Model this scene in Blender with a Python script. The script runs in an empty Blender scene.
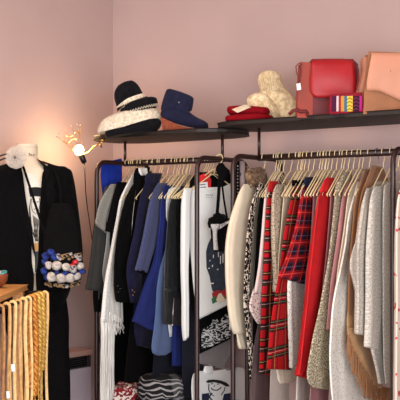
import bpy, math, random
from mathutils import Vector, noise
random.seed(7)
R = math.radians
PI = math.pi
SC = bpy.context.scene
COL = SC.collection

# ------------------------------------------------------------------ camera calibration
VX, VY = -0.5736, 0.8192          # horizontal view direction
RX, RY = 0.8192, 0.5736           # camera right
F = 1000.0
HZ = 221.0
EYE = 1.4
CX = -5*VX + 0.015*RX
CY = -5*VY + 0.015*RY
CAM = Vector((CX, CY, EYE))

def ray(px, py):
    a = (px-200)/F
    return Vector((VX + a*RX, VY + a*RY, (HZ-py)/F))
def onD(px, py, d):
    return CAM + ray(px, py)*d
def onX(px, py, X):
    r = ray(px, py); return CAM + r*((X-CX)/r.x)
def onY(px, py, Y):
    r = ray(px, py); return CAM + r*((Y-CY)/r.y)
def onPlane(px, py, p0, n):
    r = ray(px, py); return CAM + r*((p0-CAM).dot(n)/r.dot(n))
VD = Vector((VX, VY, 0)); RT = Vector((RX, RY, 0)); UP = Vector((0, 0, 1))

# ------------------------------------------------------------------ materials
def new_mat(name):
    m = bpy.data.materials.new(name); m.use_nodes = True
    nt = m.node_tree; b = nt.nodes['Principled BSDF']
    return m, nt, b
def lin(c):
    return tuple((x/12.92 if x <= .04045 else ((x+.055)/1.055)**2.4) for x in (v/255 for v in c)) + (1,)
def ramp(nt, stops, interp='CONSTANT'):
    n = nt.nodes.new('ShaderNodeValToRGB'); n.color_ramp.interpolation = interp
    els = n.color_ramp.elements
    while len(els) < len(stops): els.new(.5)
    for e, (p, c) in zip(els, stops):
        e.position = p; e.color = c if len(c) == 4 else lin(c)
    return n
def coords(nt, kind='UV', scale=(1, 1, 1)):
    t = nt.nodes.new('ShaderNodeTexCoord'); mp = nt.nodes.new('ShaderNodeMapping')
    mp.inputs['Scale'].default_value = scale
    nt.links.new(t.outputs[kind], mp.inputs['Vector'])
    return mp.outputs['Vector']
def add_bump(nt, b, src, strength=.3, dist=.003):
    bp = nt.nodes.new('ShaderNodeBump'); bp.inputs['Strength'].default_value = strength
    bp.inputs['Distance'].default_value = dist
    nt.links.new(src, bp.inputs['Height']); nt.links.new(bp.outputs['Normal'], b.inputs['Normal'])
def mixc(nt, fac, a, c, blend='MIX'):
    n = nt.nodes.new('ShaderNodeMix'); n.data_type = 'RGBA'; n.blend_type = blend
    for sock, v in ((n.inputs[0], fac), (n.inputs[6], a), (n.inputs[7], c)):
        if hasattr(v, 'links') or hasattr(v, 'is_linked'): nt.links.new(v, sock)
        else: sock.default_value = v
    return n.outputs[2]

def plain(name, c, rough=.85, metal=0, sheen=0, var=.12, scale=30, bump=.15, c2=None, coat=0, kind='Object', spec=None):
    """a plain surface with light mottling of its own"""
    m, nt, b = new_mat(name)
    nz = nt.nodes.new('ShaderNodeTexNoise'); nz.inputs['Scale'].default_value = scale; nz.inputs['Detail'].default_value = 4
    nt.links.new(coords(nt, kind), nz.inputs['Vector'])
    c1 = lin(c); cc2 = lin(c2) if c2 else tuple(max(0, v*(1-var*2)) for v in c1[:3]) + (1,)
    rp = ramp(nt, [(.3, cc2), (.7, c1)], 'LINEAR')
    nt.links.new(nz.outputs['Fac'], rp.inputs['Fac']); nt.links.new(rp.outputs['Color'], b.inputs['Base Color'])
    b.inputs['Roughness'].default_value = rough; b.inputs['Metallic'].default_value = metal
    b.inputs['Sheen Weight'].default_value = sheen
    b.inputs['Coat Weight'].default_value = coat
    if rough > .6: b.inputs['Specular IOR Level'].default_value = .25
    if spec is not None: b.inputs['Specular IOR Level'].default_value = spec
    if bump: add_bump(nt, b, nz.outputs['Fac'], bump)
    return m

def knit(name, c, c2, scale=160, rough=.95, stretch=(1, 1, 1), lo=.4, hi=.6, bump=.35, kind='UV', ratio=None):
    """two-tone knit or tweed"""
    m, nt, b = new_mat(name)
    v = coords(nt, kind, stretch)
    nz = nt.nodes.new('ShaderNodeTexNoise'); nz.inputs['Scale'].default_value = scale; nz.inputs['Detail'].default_value = 2
    nt.links.new(v, nz.inputs['Vector'])
    rp = ramp(nt, [(lo, lin(c2)), (hi, lin(c))], 'LINEAR')
    nt.links.new(nz.outputs['Fac'], rp.inputs['Fac']); nt.links.new(rp.outputs['Color'], b.inputs['Base Color'])
    b.inputs['Roughness'].default_value = rough; b.inputs['Specular IOR Level'].default_value = .15
    b.inputs['Sheen Weight'].default_value = .15 if sum(c) > 240 else .02
    add_bump(nt, b, nz.outputs['Fac'], bump, .004)
    return m

def tartan(name, warp, weft, fu, fv, line_u=None, line_v=None, rough=.9, mix=.84):
    m, nt, b = new_mat(name)
    t = nt.nodes.new('ShaderNodeTexCoord'); sp = nt.nodes.new('ShaderNodeSeparateXYZ')
    nt.links.new(t.outputs['UV'], sp.inputs[0])
    def fr(o, f):
        a = nt.nodes.new('ShaderNodeMath'); a.operation = 'MULTIPLY'; a.inputs[1].default_value = f
        c = nt.nodes.new('ShaderNodeMath'); c.operation = 'FRACT'
        nt.links.new(o, a.inputs[0]); nt.links.new(a.outputs[0], c.inputs[0]); return c.outputs[0]
    cu, cv = fr(sp.outputs[0], fu), fr(sp.outputs[1], fv)
    r1, r2 = ramp(nt, warp), ramp(nt, weft)
    nt.links.new(cu, r1.inputs['Fac']); nt.links.new(cv, r2.inputs['Fac'])
    c = mixc(nt, mix, r1.outputs['Color'], r2.outputs['Color'])
    for o, ln in ((cu, line_u), (cv, line_v)):
        if ln:
            for p, w, colr in ln:
                k = ramp(nt, [(0, (0, 0, 0, 1)), (p, (1, 1, 1, 1)), (p+w, (0, 0, 0, 1))])
                nt.links.new(o, k.inputs['Fac'])
                c = mixc(nt, k.outputs['Color'], c, lin(colr))
    nt.links.new(c, b.inputs['Base Color'])
    b.inputs['Roughness'].default_value = rough; b.inputs['Specular IOR Level'].default_value = .2
    return m

def spots(name, base, spot, scale, thr, kind='UV', stretch=(1, 1, 1), noisy=True, rough=.85, band=None):
    m, nt, b = new_mat(name)
    v = coords(nt, kind, stretch)
    if noisy:
        tx = nt.nodes.new('ShaderNodeTexNoise'); tx.inputs['Scale'].default_value = scale
        tx.inputs['Detail'].default_value = 1.5; out = 'Fac'
    else:
        tx = nt.nodes.new('ShaderNodeTexVoronoi'); tx.inputs['Scale'].default_value = scale; out = 'Distance'
    nt.links.new(v, tx.inputs['Vector'])
    rp = ramp(nt, [(0, lin(spot)), (thr, lin(base))] if band is None else [(0, lin(base)), (thr, lin(spot)), (thr+band, lin(base))])
    nt.links.new(tx.outputs[out], rp.inputs['Fac']); nt.links.new(rp.outputs['Color'], b.inputs['Base Color'])
    b.inputs['Roughness'].default_value = rough; b.inputs['Specular IOR Level'].default_value = .2
    add_bump(nt, b, tx.outputs[out], .15, .002)
    return m

def stripes(name, stops, freq, axis=0, rough=.85, interp='CONSTANT', kind='UV'):
    m, nt, b = new_mat(name)
    t = nt.nodes.new('ShaderNodeTexCoord'); sp = nt.nodes.new('ShaderNodeSeparateXYZ')
    nt.links.new(t.outputs[kind], sp.inputs[0])
    a = nt.nodes.new('ShaderNodeMath'); a.operation = 'MULTIPLY'; a.inputs[1].default_value = freq
    c = nt.nodes.new('ShaderNodeMath'); c.operation = 'FRACT'
    nt.links.new(sp.outputs[axis], a.inputs[0]); nt.links.new(a.outputs[0], c.inputs[0])
    rp = ramp(nt, stops, interp); nt.links.new(c.outputs[0], rp.inputs['Fac'])
    nt.links.new(rp.outputs['Color'], b.inputs['Base Color'])
    b.inputs['Roughness'].default_value = rough; b.inputs['Specular IOR Level'].default_value = .2
    return m

def wood(name, c, c2, scale=(2, 30, 30), rough=.45):
    m, nt, b = new_mat(name)
    nz = nt.nodes.new('ShaderNodeTexNoise'); nz.inputs['Scale'].default_value = 3; nz.inputs['Detail'].default_value = 5
    nt.links.new(coords(nt, 'Object', scale), nz.inputs['Vector'])
    rp = ramp(nt, [(.35, lin(c2)), (.65, lin(c))], 'LINEAR')
    nt.links.new(nz.outputs['Fac'], rp.inputs['Fac']); nt.links.new(rp.outputs['Color'], b.inputs['Base Color'])
    b.inputs['Roughness'].default_value = rough
    return m

# ------------------------------------------------------------------ mesh helpers
class M:
    def __init__(s): s.v = []; s.f = []; s.uv = []
    def vert(s, p, uv=(0, 0)):
        s.v.append(tuple(p)); s.uv.append(uv); return len(s.v)-1
    def grid(s, rings, closed=True, caps=True, uvs=None):
        n = len(rings[0]); base = len(s.v)
        for i, rg in enumerate(rings):
            for j, p in enumerate(rg): s.vert(p, uvs[i][j] if uvs else (j/n, i*.02))
        for i in range(len(rings)-1):
            for j in range(n if closed else n-1):
                k = (j+1) % n
                s.f.append((base+i*n+j, base+i*n+k, base+(i+1)*n+k, base+(i+1)*n+j))
        if caps and closed:
            s.f.append(tuple(base+j for j in range(n))[::-1])
            s.f.append(tuple(base+(len(rings)-1)*n+j for j in range(n)))
        return s
    def tube(s, pts, r, n=8, flat=None):
        pts = [Vector(p) for p in pts]; rings = []
        rr = r if isinstance(r, (list, tuple)) else [r]*len(pts)
        ref = None
        for i, p in enumerate(pts):
            d = (pts[min(i+1, len(pts)-1)]-pts[max(i-1, 0)]).normalized()
            if ref is None:
                ref = d.orthogonal().normalized() if flat is None else Vector(flat)
            a = (ref - d*ref.dot(d))
            a = a.normalized() if a.length > 1e-6 else d.orthogonal().normalized()
            bb = d.cross(a); ref = a
            k = 1 if flat is None else .28
            rings.append([p + (a*math.cos(t)*rr[i] + bb*math.sin(t)*rr[i]*k) for t in (2*PI*j/n for j in range(n))])
        return s.grid(rings)
    def box(s, c, size, rot=0):
        c = Vector(c); hx, hy, hz = (v/2 for v in size); cr, sr = math.cos(rot), math.sin(rot)
        b = len(s.v)
        for z in (-hz, hz):
            for x, y in ((-hx, -hy), (hx, -hy), (hx, hy), (-hx, hy)):
                s.vert(c + Vector((x*cr-y*sr, x*sr+y*cr, z)), (x, z))
        for q in ((3, 2, 1, 0), (4, 5, 6, 7), (0, 1, 5, 4), (1, 2, 6, 5), (2, 3, 7, 6), (3, 0, 4, 7)):
            s.f.append(tuple(b+i for i in q))
        return s
    def prism(s, poly, ext):
        """poly: world points; ext: extrusion vector"""
        b = len(s.v); n = len(poly); e = Vector(ext)
        for p in poly: s.vert(p, (p[0], p[2]))
        for p in poly: s.vert(Vector(p)+e, (p[0], p[2]))
        s.f.append(tuple(range(b, b+n))); s.f.append(tuple(range(b+2*n-1, b+n-1, -1)))
        for i in range(n):
            k = (i+1) % n; s.f.append((b+i, b+k, b+n+k, b+n+i))
        return s
    def ball(s, c, r, n=12, sq=(1, 1, 1), bump=0):
        c = Vector(c); rings = []
        for i in range(n//2+1):
            th = PI*(i+.02 if i == 0 else (i-.02 if i == n//2 else i))/(n//2)
            rg = []
            for j in range(n):
                d = Vector((math.sin(th)*math.cos(2*PI*j/n), math.sin(th)*math.sin(2*PI*j/n), math.cos(th)))
                q = 1 + bump*noise.noise((c+d*r)*40)
                rg.append(c + Vector((d.x*sq[0], d.y*sq[1], d.z*sq[2]))*r*q)
            rings.append(rg)
        return s.grid(rings)

def put(o, label=None, cat=None, group=None, kind=None):
    if label: o['label'] = label
    if cat: o['category'] = cat
    if group: o['group'] = group
    if kind: o['kind'] = kind
    return o
def build(name, m, material, parent=None, bevel=0, smooth=True, label=None, sub=0, solid=0):
    me = bpy.data.meshes.new(name)
    base = Vector((0, 0, 0)); pv = Vector((0, 0, 0))
    q = parent
    while q is not None: pv += q.location; q = q.parent
    if parent is None or True:
        xs = [v[0] for v in m.v]; ys = [v[1] for v in m.v]; zs = [v[2] for v in m.v]
        base = Vector(((min(xs)+max(xs))/2, (min(ys)+max(ys))/2, min(zs)))
    me.from_pydata([tuple(Vector(v)-base) for v in m.v], [], m.f)
    uvl = me.uv_layers.new(name='UVMap')
    for lp in me.loops: uvl.data[lp.index].uv = m.uv[lp.vertex_index]
    me.materials.append(material)
    if smooth:
        for p in me.polygons: p.use_smooth = len(p.vertices) <= 4 or smooth == 'all'
    o = bpy.data.objects.new(name, me); COL.objects.link(o)
    o.parent = parent; o.location = base - pv
    me.validate()
    if solid:
        md = o.modifiers.new('thickness', 'SOLIDIFY'); md.thickness = solid; md.offset = -1
    if bevel:
        md = o.modifiers.new('edge', 'BEVEL'); md.width = bevel; md.segments = 3; md.limit_method = 'ANGLE'
    if sub:
        md = o.modifiers.new('smooth', 'SUBSURF'); md.levels = sub; md.render_levels = sub
    if label: o['label'] = label
    return o
def thing(name, loc, label, cat, group=None):
    o = bpy.data.objects.new(name, None); o.empty_display_size = .05; COL.objects.link(o)
    o.location = loc
    return put(o, label, cat, group)

# ------------------------------------------------------------------ palette
def ptex(n, c, **k): return plain(n, c, **k)
m_wall = plain('pink_plaster', (194, 169, 165), rough=.9, var=.03, scale=3, bump=.05)
m_ceil = plain('ceiling_paint', (225, 215, 205), rough=.9, var=.02, scale=3)
m_floor = wood('floor_boards', (140, 112, 90), (112, 86, 66), (1, 12, 1))
m_rail = plain('dark_brown_tube', (46, 26, 24), rough=.35, var=.08, scale=40, bump=0)
m_shelf = wood('dark_brown_board', (26, 16, 14), (17, 11, 9), (30, 3, 30), .55)
m_hang = plain('cream_hanger', (232, 210, 165), rough=.5, var=.04, bump=0)
m_hang2 = plain('brown_wood_hanger', (150, 100, 60), rough=.5, var=.1)
m_gold = plain('gold_metal', (225, 180, 95), rough=.3, metal=1, var=.1, scale=60, bump=0)
m_black = plain('black_cloth', (13, 12, 14), rough=.95, var=.2, scale=50, spec=.08)
m_blackpl = plain('black_plastic', (20, 18, 18), rough=.4, bump=0)
m_velvet = plain('black_velvet', (10, 10, 12), rough=.95, sheen=.02, var=.2, scale=40, spec=.06)
m_navyblazer = plain('navy_velvet', (27, 27, 56), rough=.95, sheen=.08, var=.2, scale=30, spec=.1)
m_leather = plain('black_leather', (50, 52, 54), rough=.34, var=.25, scale=35, bump=.5)
m_navy = plain('navy_cotton', (34, 40, 66), rough=.9)
m_darknavy = plain('dark_navy_cotton', (22, 25, 38), rough=.9)
m_cham = knit('chambray', (74, 82, 122), (54, 60, 96), 220, lo=.35, hi=.65, bump=.1)
m_royal = plain('royal_blue_cotton', (34, 46, 112), rough=.9, var=.12, scale=14)
m_bluecloth = plain('bright_blue_cloth', (24, 52, 160), rough=.75, var=.15, scale=14)
m_denim = knit('speckled_denim', (92, 112, 152), (70, 90, 132), 320, lo=.35, hi=.65, bump=.15)
m_tweeddark = knit('dark_grey_tweed', (78, 78, 76), (46, 47, 47), 200, bump=.3)
m_greyknit = knit('grey_marl_knit', (178, 178, 170), (120, 120, 114), 220, lo=.35, hi=.65)
m_lightknit = knit('pale_grey_knit', (205, 206, 204), (150, 152, 152), 220, lo=.35, hi=.65)
m_whiteyarn = knit('white_yarn', (250, 250, 246), (222, 220, 214), 150, lo=.3, hi=.6)
m_white = plain('white_jersey', (226, 230, 230), rough=.85, var=.02, scale=10)
m_red = plain('bright_red_knit', (206, 34, 40), rough=.8, var=.08, scale=20)
m_redlining = plain('red_lining', (214, 30, 36), rough=.6, var=.08)
m_cream = plain('cream_padded_cloth', (226, 214, 190), rough=.8, var=.05, scale=12)
m_fur = knit('brown_fur', (150, 118, 88), (84, 62, 46), 60, lo=.35, hi=.65, bump=1)
m_leop = spots('black_white_animal_print', (18, 16, 16), (226, 216, 200), 36, .44, band=.07)
m_leop2 = spots('taupe_spotted_cloth', (186, 172, 152), (104, 88, 76), 110, .42)
m_pink = plain('pale_pink_cloth', (222, 200, 196), rough=.85, var=.04)
m_sequin = spots('pale_pink_sequins', (232, 212, 206), (130, 100, 104), 80, .42, rough=.4)
m_taupe = stripes('beige_ribbed_cloth', [(0, (206, 192, 168)), (.55, (150, 132, 110)), (.75, (206, 192, 168))], 60, 0)
m_mauve = plain('dusty_mauve_cloth', (168, 112, 116), rough=.85, var=.08)
m_dusty = plain('dusty_pink_cloth', (182, 128, 130), rough=.85, var=.06)
m_tweed = spots('speckled_beige_tweed', (134, 122, 102), (206, 198, 174), 125, .47, rough=.9)
m_beigeknit = knit('ivory_cardigan_knit', (234, 222, 202), (204, 188, 166), 160, lo=.3, hi=.6)
m_lace = spots('white_lace', (240, 240, 234), (212, 208, 198), 90, .34, noisy=False)
m_lace2 = spots('white_dotted_lace', (234, 232, 224), (160, 152, 138), 105, .3, noisy=False)
m_suede = plain('tan_suede', (206, 158, 108), rough=.95, sheen=.2, var=.1, scale=18)
m_suede2 = plain('brown_suede', (162, 112, 72), rough=.95, sheen=.2, var=.1, scale=18)
m_coat = knit('pale_grey_wool', (216, 211, 202), (160, 154, 146), 130, lo=.32, hi=.66, bump=.3)
m_coat2 = knit('warm_grey_wool', (210, 203, 192), (156, 148, 138), 130, lo=.32, hi=.66, bump=.3)
m_paletr = plain('pale_grey_trouser_cloth', (196, 186, 178), rough=.85, var=.05)
m_mautr = plain('grey_mauve_trouser_cloth', (112, 92, 94), rough=.85, var=.08)
m_pinktr = plain('old_rose_trouser_cloth', (150, 104, 108), rough=.85, var=.08)
m_greyskirt = plain('mid_grey_skirt_cloth', (112, 106, 108), rough=.8, var=.05)
m_silver = plain('silver_metal', (200, 200, 200), rough=.3, metal=1, bump=0)
m_print = plain('slate_print', (58, 66, 80), rough=.8, var=.2, scale=40)
m_ink = plain('black_ink', (30, 30, 34), rough=.8, bump=0)
m_silverink = plain('silver_grey_ink', (176, 180, 182), rough=.6, bump=0)
m_crest = spots('silver_swirl_print', (26, 27, 30), (186, 190, 192), 75, .44, band=.1)
m_label = plain('white_label', (236, 236, 238), rough=.8, var=.02, bump=0)
m_greenink = plain('green_ink', (60, 120, 80), rough=.8, bump=0)
m_redink = plain('dark_red_ink', (176, 52, 56), rough=.8, bump=0)

RED = (182, 22, 30); DRED = (140, 22, 30); NAVY = (30, 30, 52); DKG = (30, 42, 36); YEL = (190, 150, 80); WHT = (176, 156, 148)
BLK = (20, 20, 26)
m_tar1 = tartan('red_tartan_narrow', [(0, RED), (.3, BLK), (.62, RED), (.8, BLK)],
                [(0, RED), (.34, DKG), (.46, BLK), (.64, RED), (.82, (34, 26, 40))], 8, 9.5,
                [(.3, .16, (70, 14, 26)), (.62, .1, (50, 20, 30)), (.52, .05, YEL)], [(.5, .03, WHT), (.9, .03, YEL)], mix=.93)
m_tar2 = tartan('red_tartan_wide', [(0, RED), (.3, DRED), (.42, (50, 70, 52)), (.55, RED), (.8, DRED)],
                [(0, RED), (.3, BLK), (.46, RED), (.58, BLK), (.74, RED)], 6.5, 8.2,
                [(.3, .12, (130, 18, 30)), (.72, .1, (120, 18, 30)), (.48, .05, YEL)], [(.38, .022, (110, 140, 90)), (.52, .02, (190, 150, 140)), (.66, .022, (90, 130, 84))], mix=.94)
m_tar3 = tartan('navy_red_tartan', [(0, (186, 26, 32)), (.4, NAVY), (.9, (60, 30, 60))],
                [(0, (186, 26, 32)), (.36, NAVY), (.86, (120, 30, 44))], 10, 14,
                [(.2, .08, (236, 80, 74))], [(.6, .04, (110, 110, 134)), (.14, .07, (236, 80, 74))], mix=.55)
m_plaid = tartan('black_white_check', [(0, (20, 20, 24)), (.66, (150, 150, 152))], [(0, (20, 20, 24)), (.66, (150, 150, 152))], 2, 16)

# ------------------------------------------------------------------ the room
def structure(name, m, mat, **k):
    o = build(name, m, mat, **k); o['kind'] = 'structure'; return o
XW, YB, XR, YF, ZC = -1.09, .65, 3.7, -6.2, 2.95
structure('floor', M().box(((XW+XR)/2, (YF+YB)/2, -.05), (XR-XW+.4, YB-YF+.4, .1)), m_floor, smooth=False)
structure('ceiling', M().box(((XW+XR)/2, (YF+YB)/2, ZC+.05), (XR-XW+.4, YB-YF+.4, .1)), m_ceil, smooth=False)
structure('wall_left', M().box((XW-.06, (YF+YB)/2, ZC/2), (.12, YB-YF, ZC)), m_wall, smooth=False)
structure('wall_back', M().box(((XW+XR)/2, YB+.06, ZC/2), (XR-XW+.24, .12, ZC)), m_wall, smooth=False)
structure('wall_right', M().box((XR+.06, (YF+YB)/2, ZC/2), (.12, YB-YF, ZC)), m_wall, smooth=False)

# ------------------------------------------------------------------ the clothes racks
ZRAIL = 1.72
YR0, YR1, YRC = 0.0, .47, .235
def u_path(X, z1=ZRAIL, zb=.03, rc=.07):
    pts = [(X, YR0, zb), (X, YR0, .5), (X, YR0, 1.1), (X, YR0, z1-rc-.05)]
    for k in range(7):
        a = PI - k*PI/12
        pts.append((X, YR0+rc+rc*math.cos(a), z1-rc+rc*math.sin(a)))
    for k in range(7):
        a = PI/2 - k*PI/12
        pts.append((X, YR1-rc+rc*math.cos(a), z1-rc+rc*math.sin(a)))
    pts += [(X, YR1, z1-rc-.05), (X, YR1, 1.1), (X, YR1, .5), (X, YR1, zb)]
    return pts
def rack(label, x0, x1, xr, low, zp):
    t = thing('clothes_rack', ((x0+x1)/2, YRC, 0), label, 'clothes rack', 'clothes racks along the back wall')
    for X in (x0, x1):
        e = build('end_frame', M().tube(u_path(X), .0125, 10), m_rail, t)
        for Y in (YR0, YR1): build('foot_cap', M().tube([(X, Y, 0), (X, Y, .04)], .02, 10), m_blackpl, e)
    build('hanging_rail', M().tube([(x0, YRC, ZRAIL), ((x0+x1)/2, YRC, ZRAIL), (xr, YRC, ZRAIL)], .0165, 12), m_rail, t)
    for X in (x0+.004, x1-.004):
        build('shelf_post', M().tube([(X, YRC, ZRAIL), (X, YRC, zp)], .008, 8), m_rail, t)
    for Y in (YR0, YR1):
        build('base_bar', M().tube([(x0, Y, .12), (x1, Y, .12)], .0125, 8), m_rail, t)
    if low:
        build('lower_shelf', M().box(((x0+x1)/2, YRC, .422), (x1-x0-.02, YR1-.03, .022)), m_shelf, t, smooth=False)
    return t
rackL = rack('dark brown tube clothes rack holding the black, blue and white clothes', -.66, 0, 0, True, 1.846)
rackR = rack('dark brown tube clothes rack holding the cream, tartan, red and grey clothes', .215, 1.054, 1.32, False, 1.871)

def board(x0, x1, y0, y1, z0, z1, rc=.05):
    poly = []
    for cx, cy, a0 in ((x1-rc, y1-rc, 0), (x0+rc, y1-rc, 90), (x0+rc, y0+rc, 180), (x1-rc, y0+rc, 270)):
        for k in range(7):
            a = R(a0+15*k); poly.append(Vector((cx+rc*math.cos(a), cy+rc*math.sin(a), z0)))
    return M().prism(poly, (0, 0, z1-z0))
ZSL, ZSR = 1.868, 1.893
put(build('rack_shelf', board(-.815, .12, .03, .44, 1.845, ZSL, .2), m_shelf, bevel=.006, smooth=False),
    'dark brown shelf board carrying the striped hat and the navy boot', 'shelf', 'shelf boards above the racks')
put(build('rack_shelf', board(.012, 1.5, .03, .44, 1.87, ZSR, .2), m_shelf, bevel=.006, smooth=False),
    'dark brown shelf board carrying the red folded knits and leather bags', 'shelf', 'shelf boards above the racks')

# ------------------------------------------------------------------ hanging garments
def rail_X(px):
    return onY(px, HZ-(ZRAIL-EYE)*F/5, YRC).x
PHI = 6
def frame(hook, phi):
    X = rail_X(hook); a = R(phi)
    return Vector((X, YRC, 0)), Vector((-math.sin(a), math.cos(a), 0)), Vector((math.cos(a), math.sin(a), 0))
CHECK = []
def catmull(rows, step=.018):
    out = []
    for i in range(len(rows)-1):
        p0 = rows[max(i-1, 0)]; p1 = rows[i]; p2 = rows[i+1]; p3 = rows[min(i+2, len(rows)-1)]
        n = max(2, int(max(abs(p1[1]-p2[1]), abs(p1[3]-p2[3]), .5*abs(p1[0]-p2[0]))/step))
        for k in range(n):
            t = k/n; q = []
            for a, b, c, d in zip(p0, p1, p2, p3):
                m1 = (c-a)/2; m2 = (d-b)/2
                lim = abs(c-b)*1.5
                m1 = max(-lim, min(lim, m1)); m2 = max(-lim, min(lim, m2))
                q.append((2*t**3-3*t**2+1)*b + (t**3-2*t**2+t)*m1 + (-2*t**3+3*t**2)*c + (t**3-t**2)*m2)
            out.append(tuple(q))
    out.append(tuple(rows[-1])); return out
def cloth_mesh(fr, rows, t=.012, amp=.004, lam=.07, dx=0, neck=False, scoop=0, far=.2, seed=0, N=30, zneck=1.585, neckw=.06, lean=.12, flare=0):
    p0, e, n = fr; pp = p0 + n*dx
    rs = []
    for r in rows:
        L = onPlane(r[1], r[0], pp, n); sL = (L-pp).dot(e); zL = L.z
        if len(r) == 2: sR, zR = max(far, sL+.06), zL
        else:
            yy, xx = (r[0], r[2]) if len(r) == 3 else (r[2], r[3])
            Rr = onPlane(xx, yy, pp, n); sR = (Rr-pp).dot(e); zR = Rr.z
        rs.append((sL, zL, sR, zR))
    CHECK.append((rows[0], round(rs[0][0], 3)))
    if neck: rs.insert(0, (-neckw, zneck, neckw, zneck))
    rs = catmull(rs)
    W = max(r[2]-r[0] for r in rs); ztop = rs[0][1]; H = max(.01, ztop-rs[-1][1])
    rnd = random.Random(seed*13+5); ph = rnd.uniform(0, 6.28); ph2 = rnd.uniform(0, 6.28)
    rings = []; uvs = []
    nr = len(rs)
    for i, (sL, zL, sR, zR) in enumerate(rs):
        g = min(1, (ztop-zL)/(.35*H+.02)); k = i/(nr-1)
        tm = min(1, .3+ (ztop-zL)/.12) * (1 if i < nr-1 else .75)
        if i == 0: tm *= .6
        rg = []; uu = []
        for j in range(N):
            E = 2*PI*j/N; c, s_ = math.cos(E), math.sin(E)
            cc = math.copysign(abs(c)**.75, c); ss = math.copysign(abs(s_)**.7, s_)
            q = (1+cc)/2
            s = sL+(sR-sL)*q; z = zL+(zR-zL)*q
            z -= scoop*max(0, 1-(2*q-1)**2)*max(0, 1-k*3)
            w = amp*g*(math.sin(2*PI*q*W/lam+ph+lean*math.sin(z*2.2+ph2)) + .5*math.sin(2*PI*q*W/(lam*.43)+ph2))
            w += amp*.45*noise.noise(Vector((q*W*9, z*6, seed*3.1)))
            pos = pp + e*s + n*(t*tm*ss + w); pos.z = z
            pos += n*flare*k; rg.append(pos); uu.append((q*W+(.003 if ss < 0 else 0), z))
        rings.append(rg); uvs.append(uu)
    return M().grid(rings, uvs=uvs)

def hanger(fr, holding, mat=None, arm=.185, drop=.12, fat=.0032, hookless=False, label=None):
    p0, e, n = fr
    o = n*.001
    def at(s, z, k=1): return Vector((p0.x, p0.y, z)) + e*s + o*k
    t = thing('clothes_hanger', (p0.x, p0.y, ZRAIL-.2), label or 'thin cream hanger holding the '+holding, 'hanger', 'clothes hangers on the racks')
    pts = []
    r = .0205
    for k in range(10):
        a = R(-20 + k*200/9)
        pts.append(Vector((p0.x, p0.y, ZRAIL+.0015)) + e*(-r*math.cos(a)) + UP*(r*math.sin(a)))
    pts += [at(r*.9, ZRAIL-.03, .3), at(.004, ZRAIL-.052, .8), at(0, ZRAIL-.075)]
    build('hook', M().tube(pts, .0022, 6), m_hang if mat is None else m_silver, t)
    zt = ZRAIL-.073
    fp = [at(-arm+.012, zt-drop-.013), at(-arm, zt-drop-.006), at(-arm+.01, zt-drop+.002), at(-arm*.5, zt-drop*.5), at(-.02, zt-.006), at(0, zt), at(.02, zt-.006), at(arm*.5, zt-drop*.5), at(arm-.01, zt-drop+.002), at(arm, zt-drop-.006), at(arm-.012, zt-drop-.013)]
    build('hanger_frame', M().tube(fp, fat if mat is None else fat*2.2, 6), mat or m_hang, t)
    return t

GROUP = {'L': 'clothes hanging on the blue and white rack', 'R': 'clothes hanging on the tartan and red rack'}
gcount = [0]; ALLG = []
def garment(name, label, cat, hook, parts, side, short=None, phi=PHI, hg=True, hmat=None, hlabel=None, **hk):
    fr = frame(hook, phi); gcount[0] += 1
    t = thing(name, (fr[0].x, fr[0].y, .9), label, cat, GROUP[side])
    ALLG.append((t, fr))
    objs = {}
    for k, (pn, mat, rows, opt) in enumerate(parts):
        if not hg and k == 0:
            rows = [(190, hook-7, hook+5)]+rows; opt = dict(opt, neck=True); opt.setdefault('t', .006)
        opt = dict(opt); par = objs[opt.pop('under')] if 'under' in opt else t
        lab = opt.pop('label', None)
        opt.setdefault('seed', gcount[0]*7+k)
        objs[pn] = build(pn, cloth_mesh(fr, rows, **opt), mat, par, label=lab)
    hanger(fr, short or name.replace('_', ' '), hmat, label=hlabel, **hk)
    return t, fr
def patch(fr, poly, dx):
    """flat printed shape on a garment plane"""
    p0, e, n = fr; pp = p0+n*dx
    return [onPlane(x, y, pp, n) for x, y in poly], n
def pprism(m, fr, poly, dx, th=.0012):
    p, n = patch(fr, poly, dx)
    return m.prism(p, n*th)

def buttons(fr, par, pts, dx, mat, r=.006, name='button'):
    p0, e, n = fr
    for x, y in pts:
        c = onPlane(x, y, p0+n*dx, n)
        build(name, M().ball(c, r, 8, (.6, 1, 1)), mat, par, label='gold button' if mat == m_gold else None)

# ---- left rack, from the wall end towards the middle ----
garment('tweed_coat', 'dark grey tweed coat with a flared sleeve at the far wall end of the rack', 'coat', 127, [
    ('body', m_tweeddark, [(188, 108), (215, 101), (250, 99), (285, 98), (300, 98)], dict(neck=True, t=.01)),
    ('sleeve', m_tweeddark, [(186, 106, 113), (205, 100, 111), (225, 95, 106), (250, 92, 105), (272, 89, 103), (290, 86, 291, 101)], dict(t=.018, dx=.004)),
    ('lining', m_black, [(284, 93, 103), (300, 94, 104), (312, 95, 104)], dict(t=.01, dx=-.006)),
], 'L', 'dark grey tweed coat')
garment('knit_cardigan', 'light grey marled cardigan with short turned-up sleeve over the tweed coat', 'cardigan', 130.5, [
    ('body', m_lightknit, [(186, 112), (210, 107), (240, 106), (262, 103), (275, 102), (288, 105, 290, 118)], dict(neck=True, t=.008)),
    ('sleeve', m_greyknit, [(184, 111, 118), (200, 101, 113), (214, 97, 108), (222, 96, 227, 106)], dict(t=.017, dx=.004)),
    ('cuff', m_greyknit, [(219, 95.5, 224, 106), (224, 95, 233, 106)], dict(t=.02, dx=.004)),
], 'L', 'light grey marled cardigan')
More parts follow.
